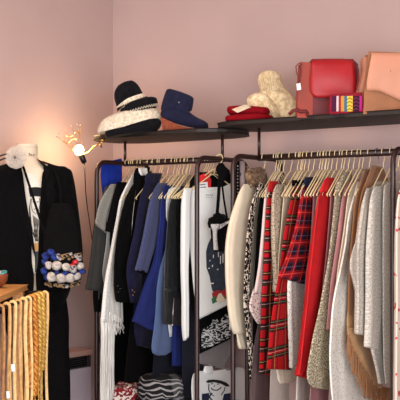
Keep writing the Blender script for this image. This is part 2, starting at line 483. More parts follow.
garment('black_tee', 'plain black short-sleeved top beside the white fringed shawl', 'top', 134.5, [
    ('body', m_black, [(182, 118), (210, 113), (240, 110), (270, 111), (330, 112)], dict(neck=True, t=.008)),
    ('sleeve', m_black, [(182, 117, 126), (200, 113, 124), (218, 109, 120), (231, 106, 234, 116)], dict(t=.016, dx=.003)),
], 'L', 'plain black short-sleeved top')
t, fr = garment('fringed_shawl', 'long white knitted shawl ending in long stringy fringe', 'shawl', 139, [
    ('cloth', m_whiteyarn, [(172, 133, 142), (180, 129, 137), (190, 124, 131), (200, 120, 126.5), (217, 117, 124), (235, 113.5, 121), (255, 110, 120), (275, 106, 120), (300, 103, 121), (322, 101, 122)],
     dict(t=.009, amp=.006, lam=.03))], 'L', 'white fringed shawl')
def fringe(fr, tops, bots, dx, n, r=.0016, seed=1, name='fringe', mat=None, par=None, wob=.006):
    rnd = random.Random(seed); m = M(); p0, e, nn = fr
    def at(path, q):
        for (x0, y0), (x1, y1) in zip(path, path[1:]):
            if x0 <= q <= x1 or (x1, y1) == path[-1]:
                k = (q-x0)/(x1-x0); return y0+(y1-y0)*k
    for i in range(n):
        u = (i+rnd.random()*.6)/n
        xt = tops[0][0]+(tops[-1][0]-tops[0][0])*u; xb = bots[0][0]+(bots[-1][0]-bots[0][0])*u
        yt = at(tops, xt); yb = at(bots, xb)+rnd.uniform(-6, 3)
        o = rnd.uniform(-.01, .01)
        a = onPlane(xt, yt, p0+nn*(dx+o*.5), nn); b = onPlane(xb, yb, p0+nn*(dx+o), nn)
        pts = []
        for k in range(7):
            q = a.lerp(b, k/6)+e*(wob*math.sin(k*1.7+i)*k/6)*.6+nn*wob*.5*math.sin(k*1.2+i*2.1)
            pts.append(q)
        m.tube(pts, [r*1.6]+[r]*5+[r*.7], 4)
    return build(name, m, mat or m_whiteyarn, par)
fringe(fr, [(101, 318), (114, 322)], [(101, 425), (114, 402)], 0, 46, .0026, 3, par=t)
fringe(fr, [(101, 262), (102.5, 318)], [(97, 300), (98.5, 338)], .004, 1, .002, 7, par=t) if False else None
fringe(fr, [(109, 312), (122, 318)], [(109, 334), (124, 331)], .008, 26, .0022, 5, par=t)

t, fr = garment('velvet_jacket', 'black velvet jacket with raised collar and silver zip, next to the white shawl', 'jacket', 149, [
    ('body', m_velvet, [(184, 137), (210, 130), (250, 124), (285, 120), (303, 119)], dict(neck=True, t=.008)),
    ('sleeve', m_velvet, [(180, 136, 147), (192, 129, 142), (210, 123, 136), (240, 117.5, 132), (270, 115, 130), (285, 115, 129), (302, 117, 129)], dict(t=.02, dx=.003)),
    ('collar', m_velvet, [(168, 136, 149), (174, 134, 149), (182, 134, 148), (190, 137, 147)], dict(t=.022, dx=.004)),
    ('collar_lining', m_whiteyarn, [(168, 138.5, 147), (172, 139, 147), (175.5, 141, 147)], dict(t=.01, dx=.022, label='pale fluffy inner collar')),
], 'L', 'black velvet jacket')
z = M(); p0, e, n = fr
z.tube([onPlane(x, y, p0+n*.024, n) for x, y in ((136, 190), (134, 205), (132.5, 220), (131.5, 236))], .0022, 5)
build('zip', z, m_silver, t, label='silver zip')
z = M()
for (x, y) in ((118.5, 286), (121, 289), (119, 292)):
    z.tube([onPlane(x-1, y, p0+n*.0235, n), onPlane(x+1.5, y-1, p0+n*.0235, n)], .0018, 5)
build('cuff_stitch', z, m_silver, t)

t, fr = garment('navy_blazer', 'dark navy velvet blazer with gold cuff buttons', 'blazer', 161, [
    ('body', m_navyblazer, [(184, 147), (210, 142), (240, 137), (300, 134), (330, 134), (345, 137, 349, 151)], dict(neck=True, t=.009)),
    ('sleeve', m_navyblazer, [(181, 147, 159), (192, 142, 156), (210, 138, 152), (230, 135, 149), (248, 131, 146), (264, 127.5, 143), (276, 127, 141), (290, 129, 141), (303, 131, 140)], dict(t=.021, dx=.003)),
    ('collar', m_navyblazer, [(173, 147, 162), (178, 145, 161), (186, 146, 157)], dict(t=.02, dx=.004)),
], 'L', 'dark navy velvet blazer')
buttons(fr, t, [(132.5, 290), (134.5, 292), (133, 295)], .027, m_gold, .005)
garment('chambray_jacket', 'faded violet-blue chambray jacket with wide cut-off sleeve', 'jacket', 173, [
    ('body', m_cham, [(186, 163), (215, 158), (250, 157), (275, 158)], dict(neck=True, t=.008, far=.1)),
    ('sleeve', m_cham, [(183, 158, 168), (192, 153.5, 166), (206, 150, 162), (225, 146.5, 159), (245, 142.5, 156), (260, 139, 151), (270, 136, 273, 147.5)], dict(t=.02, dx=.004)),
    ('sleeve_lining', m_black, [(268, 137, 271, 147), (270.5, 137, 273.5, 147.5), (272, 139, 275, 147)], dict(t=.016, dx=.004)),
], 'L', 'faded violet-blue chambray jacket')
t, fr = garment('shirt_dress', 'royal blue long shirt with a slanting hem', 'shirt', 178.5, [
    ('body', m_royal, [(188, 165), (205, 161.5), (225, 159), (250, 155.5), (268, 151), (282, 145), (300, 139), (312, 135), (321, 132, 334, 159)], dict(neck=True, t=.01, amp=.008, lam=.05)),
    ('sleeve', m_royal, [(185, 165, 174), (200, 161.5, 173), (225, 159.5, 171), (255, 157, 169), (275, 155, 167), (292, 156, 166)], dict(t=.018, dx=.003, amp=.006, lam=.04)),
], 'L', 'royal blue long shirt')
garment('denim_shirt', 'light blue speckled denim shirt with a rounded hem below the leather jacket', 'shirt', 182, [
    ('body', m_denim, [(200, 172), (240, 168), (270, 160), (290, 157), (310, 156), (330, 154), (346, 152), (353, 153, 353, 168), (355.5, 158, 355, 165)], dict(t=.009, far=.03))], 'L', 'light blue speckled denim shirt', hg=False)
garment('white_shirt', 'plain white shirt whose collar edge and hem show round the leather jacket', 'shirt', 185.5, [
    ('body', m_white, [(189, 169), (202, 166), (216, 166), (240, 171), (300, 172), (318, 168), (324, 168), (337, 169.5, 335, 181)], dict(neck=True, t=.007))], 'L', 'plain white shirt')
t, fr = garment('leather_jacket', 'black leather jacket with shiny sleeve and hanging zip', 'jacket', 189, [
    ('body', m_leather, [(196, 174), (215, 170), (250, 166), (290, 163), (310, 162.5), (324, 163, 326, 181)], dict(neck=True, t=.009, amp=.006, lam=.05, far=.06)),
    ('sleeve', m_leather, [(194, 174, 184), (205, 170, 181), (220, 168, 180), (240, 166.5, 179), (260, 165, 177), (285, 164.5, 176), (305, 165, 175), (316, 166, 175)], dict(t=.02, dx=.004, amp=.006, lam=.03)),
    ('cuff', m_leather, [(287, 164, 176.5), (292, 164, 176.5)], dict(t=.024, dx=.004)),
], 'L', 'black leather jacket')
z = M(); p0, e, n = fr
z.tube([onPlane(x, y, p0+n*.03, n) for x, y in ((174, 298), (173, 312), (172.5, 323))], .0018, 5)
z.ball(onPlane(172.3, 325, p0+n*.03, n), .006, 8)
build('zip', z, m_silver, t, label='silver zip with ring pull')
garment('blue_trousers', 'blue trousers hanging straight under the white shirt hem', 'trousers', 186.5, [
    ('leg', m_royal, [(250, 176, 186), (300, 173, 183), (340, 172, 181.5), (366, 172, 366, 181.5)], dict(t=.006))], 'L', hg=False)
garment('black_shirt', 'plain black shirt squeezed between leather jacket and white top', 'shirt', 195, [
    ('body', m_black, [(195, 180), (220, 178), (260, 179), (285, 180), (302, 181)], dict(neck=True, t=.009))], 'L', 'plain black shirt')
garment('navy_trousers', 'dark navy trousers hanging behind the post left of the white top', 'trousers', 203.5, [
    ('leg', m_darknavy, [(260, 190, 203), (300, 185, 202), (340, 182, 203), (399, 182, 399, 204)], dict(t=.012, amp=.003))], 'L', hg=False, phi=-24)
garment('black_trousers', 'long black trousers reaching the lower shelf behind the white fringe', 'trousers', 132.5, [
    ('leg', m_black, [(300, 118, 136), (340, 114, 134), (399, 112, 399, 134)], dict(t=.01, amp=.003))], 'L', hg=False)
garment('black_skirt', 'long black skirt below the navy blazer', 'skirt', 159, [
    ('body', m_black, [(300, 134, 160), (340, 128, 160), (382, 124, 384, 160)], dict(t=.01, amp=.006, lam=.05))], 'L', hg=False)
garment('navy_skirt', 'long navy skirt below the light blue denim shirt', 'skirt', 176.5, [
    ('body', m_darknavy, [(320, 158, 184), (350, 154, 184), (378, 152, 380, 184)], dict(t=.008, amp=.006, lam=.05))], 'L', hg=False)

garment('grey_skirt', 'plain mid-grey skirt showing under the silver printed black top', 'skirt', 205.5, [
    ('body', m_greyskirt, [(300, 196, 238), (340, 197, 238), (362, 199, 371, 224), (364, 200, 369, 238)], dict(t=.008, amp=.004))], 'L', phi=-24, hg=False)
t, fr = garment('printed_top', 'long black top with a silver swirling crest print along its hem', 'top', 208, [
    ('body', m_black, [(197, 190), (240, 188), (280, 189), (320, 195, 320, 236), (354, 199, 336, 236)], dict(neck=True, t=.008, amp=.001))], 'L', 'black top with silver crest print', phi=-24)
pp = M(); pprism(pp, fr, [(201.5, 349), (201.5, 333), (204, 328), (206, 330), (208, 326), (211, 325), (213, 319), (217, 319), (219, 322), (222, 318), (226, 314), (231, 318), (233, 326), (233, 336), (224, 340), (212, 346)], .0105)
build('crest_print', pp, m_crest, t, smooth=False, label='silver swirling print')
t, fr = garment('lined_cardigan', 'black cardigan with bright red lining and a white paper label in its neck', 'cardigan', 210.5, [
    ('body', m_black, [(181, 190, 174, 234), (215, 188, 212, 234), (255, 190, 255, 232), (310, 192, 310, 231)], dict(neck=True, t=.007, zneck=1.655, neckw=.08, amp=.001)),
], 'L', 'black cardigan with red lining', phi=-24)
pp = M(); pprism(pp, fr, [(197, 192), (196.5, 182), (199, 176), (204, 173.5), (209, 174), (211.5, 180), (211, 192)], .009, .002)
build('lining', pp, m_redlining, t, smooth=False, label='bright red neck lining')
pp = M(); pprism(pp, fr, [(197.5, 183), (208, 181.8), (208.6, 191.5), (198, 192.8)], .0115)
lb = build('paper_label', pp, m_label, t, smooth=False, label='white paper label with printed lines')
pp = M()
for y, a, b, hh in ((184.6, 200, 206, .8), (187.3, 200, 206.5, .9)):
    pprism(pp, fr, [(a, y), (b, y-.8), (b, y-.8+hh), (a, y+hh)], .0129, .0004)
for i, xx in enumerate((199.5, 201.3, 203, 204.8, 206.4)):
    pprism(pp, fr, [(xx, 190), (xx+1.1, 189.8), (xx+1.1, 191.6), (xx, 191.8)], .0129, .0004)
build('printed_line', pp, m_ink, lb, smooth=False)

t, fr = garment('long_sleeved_tee', 'long-sleeved white top with a dark figure print and red flowers near the hem', 'top', 214, [
    ('body', m_white, [(188, 188, 182, 233), (196, 186.5, 190, 234), (215, 187, 212, 233.5), (240, 189, 238, 232), (260, 191, 255, 231), (285, 193, 280, 230), (305, 195.5, 296, 229.5), (320, 197, 304, 229)], dict(t=.01, amp=.0008, scoop=.03)),
    ('sleeve', m_white, [(188, 184, 192), (205, 181.5, 190), (240, 181, 189), (270, 181, 187.5), (300, 182, 188), (325, 182, 188), (341, 183.5, 337, 187.5)], dict(t=.017, dx=.006, amp=.003, lam=.03)),
    ('far_sleeve', m_white, [(185, 229, 234.5), (205, 230, 236), (240, 230.5, 236.5), (290, 230, 235), (330, 229, 234)], dict(t=.012, dx=-.004, amp=.003)),
], 'L', 'white printed top', phi=-24, arm=.2)
pp = M(); pprism(pp, fr, [(213, 214), (224, 214), (231, 222), (231, 292), (222, 296), (216, 296), (212, 290), (209.5, 276), (206.5, 268), (206, 252), (208, 244), (212, 236)], .0122)
pr = build('figure_print', pp, m_print, t, smooth=False, label='slate grey figure print')
pp = M()
for x, y, ww, hh in ((208, 268, 2, .8), (212, 265, 1, 2), (217, 269, 1.4, 1), (213, 255, .8, 3), (220, 256, 1, 8), (222.5, 254, 1, 9), (218, 252, .8, 5), (225, 256, .8, 6), (210, 283, 4, 1), (211, 289, 1, 1.6), (209.5, 260, .8, 1.5)):
    pprism(pp, fr, [(x, y), (x+ww, y-.3), (x+ww*.8, y+hh), (x, y+hh)], .0135, .0005)
build('fleck', pp, m_label, pr, smooth=False)
pp = M(); pprism(pp, fr, [(212, 293), (217, 290), (221, 291), (229.5, 287), (229.8, 297), (222, 299), (213, 301)], .0136, .0006)
build('flower', pp, m_redink, pr, smooth=False, label='dark red flowers')
pp = M()
pprism(pp, fr, [(211.5, 299), (215, 296), (217, 298), (218, 301), (212.5, 304)], .0144, .0006); pprism(pp, fr, [(224, 297), (228, 294), (229.5, 297), (226, 299.5)], .0144, .0006)
build('leaf_print', pp, m_greenink, pr, smooth=False, label='green leaves')
pp = M(); pprism(pp, fr, [(216, 300), (218.5, 294), (221, 293), (224, 298), (225, 301), (219, 303)], .0146, .0006)
build('petal_print', pp, m_cream, pr, smooth=False)
pp = M()
for x0 in (206, 208, 210, 211.8):
    pprism(pp, fr, [(x0, 194.6), (x0+1.2, 194.3), (x0+1.2, 195.6), (x0, 195.9)], .0126, .0005)
for x0 in (205.6, 207.4, 209.2, 211):
    pprism(pp, fr, [(x0, 197.2), (x0+1.1, 197), (x0+1.1, 197.6), (x0, 197.8)], .0126, .0005)
build('neck_print', pp, m_silverink, t, smooth=False, label='small grey printed lettering at the neck')

# graphic tee hung from the lower rail
frT = (Vector((rail_X(214), YRC, 0)), frame(214, 2)[1], frame(214, 2)[2])
t = thing('graphic_tee', (frT[0].x, YRC, .44), 'white T-shirt printed with a smiling face under a dark cap, propped on the lower shelf', 't-shirt', GROUP['L'])
build('body', cloth_mesh(frT, [(371, 196, 367, 238), (375, 193, 368, 243), (380, 192, 371, 245.5), (388, 192, 383, 246), (405, 193, 402, 245)], t=.012, amp=.003, lam=.09, scoop=.01), m_white, t)
build('collar', cloth_mesh(frT, [(366, 205, 212), (370, 204, 213), (374, 204, 212)], t=.018, amp=.001), m_white, t)
pp = M()
pprism(pp, frT, [(206, 382), (208, 380), (214, 379.5), (221, 380.5), (226, 382.5), (229, 385), (229, 386.5), (226, 386.5), (221, 383.8), (214, 382.2), (208, 383)], .014)
def line(pts, w=.5):
    for (x0, y0), (x1, y1) in zip(pts, pts[1:]):
        dx, dy = x1-x0, y1-y0; L = math.hypot(dx, dy) or 1; nx, ny = -dy/L*w, dx/L*w
        pprism(pp, frT, [(x0+nx, y0+ny), (x1+nx, y1+ny), (x1-nx, y1-ny), (x0-nx, y0-ny)], .0142)
line([(211, 388), (213, 390), (217, 390.3), (220, 388.5), (221, 387)]); line([(211, 384), (213, 383.5)], .4); line([(217, 384.2), (219, 384)], .4)
line([(209, 384), (208.5, 389), (210.5, 394), (214, 396)], .35); line([(225, 387), (224, 391), (221, 395)], .35); line([(214.5, 385), (214, 387)], .3)
line([(212, 393), (209, 397), (212, 400)], .6)
build('face_print', pp, m_ink, t, smooth=False, label='dark printed cap and smiling face')
pp = M()
pprism(pp, frT, [(202, 394), (209, 393), (209, 402), (202, 402)], .0142)
build('shoulder_print', pp, m_navy, t, smooth=False, label='navy printed shoulder')
pp = M(); pprism(pp, frT, [(224, 394), (231, 393), (231, 402), (222, 402)], .0142)
build('shoulder_print', pp, m_navy, t, smooth=False, label='navy printed shoulder')

# ---- right rack, from its near-left post to the right ----
t, fr = garment('cream_coat', 'cream padded coat with ribbed cuff and brown fur collar', 'coat', 263.5, [
    ('body', m_cream, [(192, 245), (230, 236), (270, 232), (315, 234, 315, 275)], dict(neck=True, t=.006)),
    ('sleeve', m_cream, [(184, 244, 255), (191, 240.5, 254), (202, 237, 252.5), (216, 232.5, 251), (232, 229, 249.5), (252, 226.8, 249), (275, 227, 248.5), (300, 229, 248.5), (320, 231.5, 248.5), (334, 235, 249)], dict(t=.02, dx=.003, amp=.004, lam=.05)),
    ('cuff', m_cream, [(332, 236.5, 249), (342, 238, 249), (349, 240, 349, 248.5)], dict(t=.016, dx=.003)),
], 'R', 'cream padded coat')
p0, e, n = fr
fm = M(); rnd = random.Random(4)
for k in range(120):
    c = onPlane(248+rnd.random()*15, 168+rnd.random()*19, p0+n*.005, n)
    c = c + n*rnd.uniform(-.012, .012)
    d = Vector((rnd.uniform(-1, 1), rnd.uniform(-1, 1), rnd.uniform(-1, 1))).normalized()
    fm.tube([c, c+d*.012+UP*.002, c+d*.022-UP*.004], [.006, .004, .0008], 4)
g = cloth_mesh(fr, [(168, 249, 263), (173, 247, 265), (182, 249, 264), (187, 252, 260)], t=.03, amp=.006, lam=.03, dx=.002)
base = len(fm.v); fm.v += g.v; fm.uv += g.uv; fm.f += [tuple(i+base for i in f) for f in g.f]
build('fur_collar', fm, m_fur, t, label='shaggy brown fur collar')
garment('black_coat', 'long black coat edged with black and white animal print', 'coat', 275, [
    ('body', m_black, [(187, 263), (205, 259), (240, 256), (300, 253), (345, 252, 346, 285)], dict(neck=True, t=.008)),
    ('print_edging', m_leop, [(182, 260, 264), (190, 257, 261), (202, 252.5, 257), (216, 249.5, 254.5), (240, 247, 252.5), (270, 245, 250.5), (300, 244, 249.5), (325, 246, 251), (350, 248.5, 253), (379, 250.5, 380, 254.5)], dict(t=.008, dx=.004, amp=.002, lam=.03, label='black and white animal print edging')),
], 'R', 'black coat with animal print edging')
garment('pink_blouse', 'pale pink blouse with sequinned sleeve end between black coat and narrow tartan', 'blouse', 279.5, [
    ('body', m_pink, [(190, 268), (220, 264), (260, 260), (310, 259)], dict(neck=True, t=.006)),
    ('sleeve', m_pink, [(187, 266, 273), (210, 263.5, 270), (240, 261, 268), (270, 258, 266), (293, 254, 264)], dict(t=.012, dx=.002)),
    ('sequin_cuff', m_sequin, [(288, 254, 265), (298, 251, 264), (308, 249.5, 263.5), (318, 254, 264), (324, 258, 264)], dict(t=.016, dx=.003, label='pale sequinned sleeve end')),
], 'R', 'pale pink blouse')
garment('tartan_dress', 'narrow red tartan dress with yellow lines, next to the pink blouse', 'dress', 283, [
    ('body', m_tar1, [(184, 271), (205, 267), (230, 265.5), (260, 264), (300, 262), (340, 260.5), (374, 259.5, 376, 272)], dict(neck=True, t=.013, amp=.004, lam=.04, far=-.02)),
    ('collar', m_red, [(181, 270, 278), (186, 269, 278), (193, 270, 275)], dict(t=.012, dx=.003, label='bright red inside collar')),
], 'R', 'narrow red tartan dress')
garment('spotted_blouse', 'taupe blouse with small dark spots and rounded shoulder', 'blouse', 290.5, [
    ('body', m_leop2, [(187, 279), (200, 276), (225, 274), (262, 275), (300, 277)], dict(neck=True, t=.01)),
    ('sleeve', m_leop2, [(184, 277, 286), (190, 274, 286), (200, 272.5, 285), (220, 272.5, 283), (245, 273.5, 281), (275, 275.5, 280), (292, 275, 279)], dict(t=.017, dx=.003, amp=.003)),
], 'R', 'taupe spotted blouse')
garment('ribbed_top', 'beige ribbed top in soft folds, behind the pleated tartan skirt', 'top', 297, [
    ('body', m_taupe, [(186, 285), (200, 283), (225, 280.5), (255, 278), (292, 276)], dict(neck=True, t=.012, amp=.007, lam=.035))], 'R', 'beige ribbed top')
garment('tartan_skirt', 'long flared red tartan skirt with green lines, hanging lowest of the tartans', 'skirt', 304, [
    ('body', m_tar2, [(186, 293.5), (200, 291, 302), (220, 286.5, 300), (245, 282.5, 298), (268, 280, 295), (290, 276, 290), (320, 271.5, 289.5), (350, 268.5, 290), (369, 267, 370, 291)], dict(t=.012, amp=.005, lam=.045)),
    ('waistband', m_black, [(180, 292, 304), (186, 291.5, 303.5)], dict(t=.014, dx=.001)),
], 'R', 'long flared red tartan skirt')
garment('lace_dress', 'white dotted lace dress showing below the pleated tartan skirt', 'dress', 308, [
    ('body', m_lace2, [(210, 300), (260, 293, 306), (285, 288, 306), (320, 288.5, 306), (345, 289.5, 305), (368, 290, 302)], dict(t=.012, amp=.004)),
], 'R', hg=False)
garment('ruffled_blouse', 'cream blouse with a curling ruffled hem under the flared tartan skirt', 'blouse', 301.5, [
    ('body', m_pink, [(300, 279, 298), (365, 277, 298)], dict(t=.006)),
    ('ruffle', m_beigeknit, [(362, 275, 294), (368, 275.5, 297), (374, 277, 298), (380, 278, 296), (384, 280, 383, 291)], dict(t=.014, amp=.016, lam=.035)),
], 'R', hg=False)
garment('pleated_tartan_skirt', 'pleated navy and red tartan skirt with navy waistband', 'skirt', 313, [
    ('body', m_tar3, [(186, 303.5, 313), (200, 300.5, 313), (220, 297, 312.5), (240, 291.5, 312), (260, 285, 311.5), (277, 277.5, 285, 308)], dict(t=.012, amp=.006, lam=.03)),
    ('waistband', m_navy, [(177, 305, 320), (183, 304, 320), (187, 303.5, 314)], dict(t=.016, dx=.001)),
], 'R', 'pleated navy and red tartan skirt')
garment('mauve_sweater', 'dusty mauve top squeezed between pleated tartan and bright red dress', 'top', 319, [
    ('body', m_mauve, [(188, 314), (205, 313), (240, 311), (280, 306), (330, 304)], dict(neck=True, t=.009))], 'R', 'dusty mauve top')
t, fr = garment('red_dress', 'long bright red dress hanging in straight folds', 'dress', 336, [
    ('body', m_red, [(188, 324), (195, 319), (210, 316.5), (240, 312), (265, 309), (285, 307), (310, 304.5), (340, 301), (360, 299), (375, 297, 380, 311)], dict(t=.015, amp=.01, lam=.075)),
    ('collar', m_red, [(177.5, 327, 333), (180, 325, 334.5), (186, 323, 335), (192, 321, 333)], dict(t=.02, dx=.003)),
], 'R', 'long bright red dress')
garment('rose_sweater', 'dusty rose top between red dress and speckled tweed coat', 'top', 341, [
    ('body', m_dusty, [(190, 331), (215, 329), (250, 326), (290, 322)], dict(neck=True, t=.009))], 'R', 'dusty rose top')
garment('tweed_dress', 'speckled beige and olive tweed coat, long and straight', 'coat', 348, [
    ('body', m_tweed, [(186, 338), (198, 334.5), (225, 332), (255, 328.5), (285, 323.5), (310, 318.5), (335, 312.5), (355, 309), (373, 306.5), (382, 308, 385, 329), (388, 313, 390, 329)], dict(neck=True, t=.014, amp=.006, lam=.09)),
    ('collar', m_tweed, [(172, 345, 352), (178, 341, 352), (186, 337, 348), (194, 336, 344)], dict(t=.016, dx=.003)),
], 'R', 'speckled beige tweed coat')
garment('pink_dress', 'old pink dress showing as a strip beside the speckled tweed coat', 'dress', 353, [
    ('body', m_dusty, [(188, 345), (200, 342), (225, 339), (250, 336), (285, 331), (330, 327)], dict(neck=True, t=.01))], 'R', 'old pink dress')
garment('ivory_cardigan', 'ivory fine-knit cardigan with a draped front next to the tan suede', 'cardigan', 358.5, [
    ('body', m_beigeknit, [(188, 350), (200, 347.5), (220, 345.5), (245, 342), (270, 338), (290, 336)], dict(neck=True, t=.011, amp=.006))], 'R', 'ivory cardigan')
garment('long_lace_dress', 'long white lace dress reaching below the tan suede fringe', 'dress', 362, [
    ('body', m_lace, [(215, 348), (245, 343.5), (270, 338), (290, 333.5), (315, 330), (345, 328), (380, 328.5), (405, 331), (425, 333)], dict(t=.014, amp=.009, lam=.06, far=.24)),
], 'R', hg=False)
t, fr = garment('suede_poncho', 'tan suede poncho with a long fringe along its slanting hem', 'poncho', 369, [
    ('body', m_suede2, [(188, 358), (200, 355), (225, 352.5), (255, 350), (290, 348), (320, 347.5)], dict(neck=True, t=.009, zneck=1.645)),
    ('front_panel', m_suede, [(300, 349, 376), (322, 347.5, 377), (336, 348.5, 377)], dict(t=.009, dx=.002, amp=.003)),
    ('lower_panel', m_suede, [(328, 347.5, 374), (336, 348.5, 375), (346, 352.5, 376), (358, 358.5, 377), (370, 365, 378), (382, 371, 380), (388, 375.5, 382)], dict(t=.008, dx=.03, amp=.003)),
], 'R', 'tan suede poncho')
fringe(fr, [(347.5, 331), (352, 346), (364.5, 370), (376, 386), (390, 388)], [(347.5, 360), (355, 380), (366, 398), (376, 408), (390, 410)], .03, 60, .0034, 9, mat=m_suede2, par=t, wob=.004)
garment('brown_coat', 'brown coat with broad shoulders on a wooden hanger beside the pale grey coats', 'coat', 377, [
    ('body', m_suede2, [(182, 366), (196, 361), (225, 357), (260, 356), (300, 357)], dict(neck=True, t=.009, zneck=1.66, neckw=.07, far=.24))], 'R', 'brown coat on the right rack', hmat=m_hang2, hlabel='thick wooden hanger with steel hook holding the brown coat')
garment('grey_coat', 'pale grey wool coat with a folded-back front edge next to the suede poncho', 'coat', 383, [
    ('body', m_coat2, [(192, 368), (220, 363), (250, 360), (290, 359), (333, 358, 335, 372)], dict(neck=True, t=.007)),
    ('sleeve', m_coat2, [(188, 367, 377), (200, 363.5, 375), (225, 359.5, 371), (250, 357, 369), (275, 356.5, 368.5), (300, 357, 368), (334, 356.5, 336, 367.5)], dict(t=.017, dx=.003, amp=.005, lam=.05)),
    ('front_edge', m_coat2, [(240, 356, 362), (252, 352, 362), (262, 350, 361), (270, 350, 361), (280, 353, 361), (292, 356, 362), (302, 357, 361)], dict(t=.008, dx=-.004)),
], 'R', 'pale grey wool coat')
garment('long_grey_coat', 'long pale grey wool coat with wide sleeve, next to the near right post', 'coat', 391, [
    ('body', m_coat, [(190, 377), (220, 372), (260, 370), (300, 369), (340, 369), (352, 371), (368, 375), (384, 378, 381, 410)], dict(neck=True, t=.009, amp=.006)),
    ('sleeve', m_coat, [(186, 375, 387), (196, 372, 386), (215, 370.5, 385), (245, 369, 384), (280, 368, 383), (320, 368, 381.5), (347, 367, 350, 377)], dict(t=.021, dx=.005, amp=.008, lam=.06)),
], 'R', 'long pale grey wool coat')
garment('pale_coat', 'second pale grey coat seen between the long grey coat and the post', 'coat', 398, [
    ('body', m_coat, [(186, 384), (210, 383), (300, 383), (360, 384), (384, 386, 384, 420)], dict(neck=True, t=.012, amp=.006))], 'R', 'pale grey coat beside the post')
t, fr = garment('floral_dress', 'pale floral dress with red flowers beyond the near right post', 'dress', 424, [
    ('body', spots('red_flower_print', (222, 210, 196), (196, 40, 50), 26, .36), [(186, 402), (200, 398), (240, 396), (300, 396), (420, 395)], dict(neck=True, t=.014, amp=.006)),
], 'R', 'pale floral dress')
# bottoms on the right rack
garment('mauve_trousers', 'grey mauve trousers under the black coat', 'trousers', 277.5, [
    ('leg', m_mautr, [(300, 262, 276), (350, 254, 271), (420, 250, 270)], dict(t=.006))], 'R', hg=False)
garment('pale_trousers', 'pale grey trousers under the flared tartan skirt', 'trousers', 300, [
    ('leg', m_paletr, [(300, 277, 292), (360, 271, 289), (420, 269, 289)], dict(t=.004, amp=.001))], 'R', hg=False)
garment('stone_trousers', 'pale stone trousers under the bright red dress', 'trousers', 325, [
    ('leg', m_paletr, [(300, 305, 318), (360, 298, 312), (420, 295, 307)], dict(t=.006, amp=.001))], 'R', hg=False)
garment('rose_trousers', 'old rose trousers under the speckled tweed coat', 'trousers', 343.5, [
    ('leg', m_pinktr, [(300, 322, 338), (360, 312, 330), (420, 309, 327)], dict(t=.006, amp=.002))], 'R', hg=False)
# hangers carrying nothing that can be seen
for hk, lab in ((321.5, 'empty cream hanger just right of the dusty mauve top'), (324.5, 'empty cream hanger, second right of the dusty mauve top'), (327.5, 'empty cream hanger, third right of the dusty mauve top'),
                (331, 'empty cream hanger just left of the bright red dress'),):
    hanger(frame(hk, PHI), '', label=lab)
for hk, lab in ((142, 'empty cream hanger left of the black velvet jacket'), (154, 'empty cream hanger left of the navy blazer'), (167, 'empty cream hanger right of the navy blazer')):
    hanger(frame(hk, PHI), '', label=lab)


# ---- pressed against each other: neighbours share the space between their hangers
def settle():
    bpy.context.view_layer.update()
    info = []
    for t, (p0, e, n) in ALLG:
        parts = []
        for o in t.children_recursive:
            if o.type != 'MESH': continue
            mw = o.matrix_world
            q = [mw @ v.co for v in o.data.vertices]
            of = [(p-p0).dot(n) for p in q]; ss = [(p-p0).dot(e) for p in q]; zz = [p.z for p in q]
            parts.append((o, of, min(ss), max(ss), min(zz), max(zz)))
        info.append([p0.dot(n), parts, n, {}])
    for a in info:
        for b in info:
            gap = b[0]-a[0]
            if a is b or gap <= 0 or gap > .12: continue
            for pa in a[1]:
                for pb in b[1]:
                    if min(pa[3], pb[3])-max(pa[2], pb[2]) <= 0 or min(pa[5], pb[5])-max(pa[4], pb[4]) <= 0: continue
                    pos, neg = max(0, max(pa[1])), max(0, -min(pb[1]))
                    if pos+neg > gap*.96:
                        f = max(.22, gap*.96/(pos+neg))
                        a[3][(pa[0].name, 1)] = min(f, a[3].get((pa[0].name, 1), 1)); b[3][(pb[0].name, 0)] = min(f, b[3].get((pb[0].name, 0), 1))
    for base, parts, n, k in info:
        for o, of, *_ in parts:
            kp, kn = k.get((o.name, 1), 1), k.get((o.name, 0), 1)
            if kp == 1 and kn == 1: continue
            for v, d in zip(o.data.vertices, of):
                v.co += n*(d*((kp if d > 0 else kn)-1))
settle()

# ------------------------------------------------------------------ helper for solids seen face-on
def ring(cx, cy, d, hw, dp, n=24, rot=0, tilt=0, a0=None, a1=None, sq=1):
    """horizontal ellipse: pixel centre at depth d, half width in px, half depth in m"""
    c = onD(cx, cy, d); w = hw*d/F; out = []
    e1 = RT*math.cos(R(rot)) + VD*math.sin(R(rot)); e2 = VD*math.cos(R(rot)) - RT*math.sin(R(rot))
    full = a0 is None
    for j in range(n):
        a = 2*PI*j/n if full else a0+(a1-a0)*j/(n-1)
        ca, sa = math.cos(a), math.sin(a)
        if sq != 1: ca = math.copysign(abs(ca)**sq, ca); sa = math.copysign(abs(sa)**sq, sa)
        p = c + e1*w*ca + e2*dp*sa
        p.z += tilt*w*ca
        out.append(p)
    return out
def interp(rows, step=6):
    out = []
    for i in range(len(rows)-1):
        p0 = rows[max(i-1, 0)]; p1 = rows[i]; p2 = rows[i+1]; p3 = rows[min(i+2, len(rows)-1)]
        n = max(1, int(abs(p2[1]-p1[1])/step)+1)
        for k in range(n):
            t = k/n
            out.append(tuple((2*t**3-3*t**2+1)*b+(t**3-2*t**2+t)*(c-a)/2+(-2*t**3+3*t**2)*c+(t**3-t**2)*(d-b)/2 for a, b, c, d in zip(p0, p1, p2, p3)))
    out.append(tuple(rows[-1])); return out
def px(x, y, d): return onD(x, y, d)

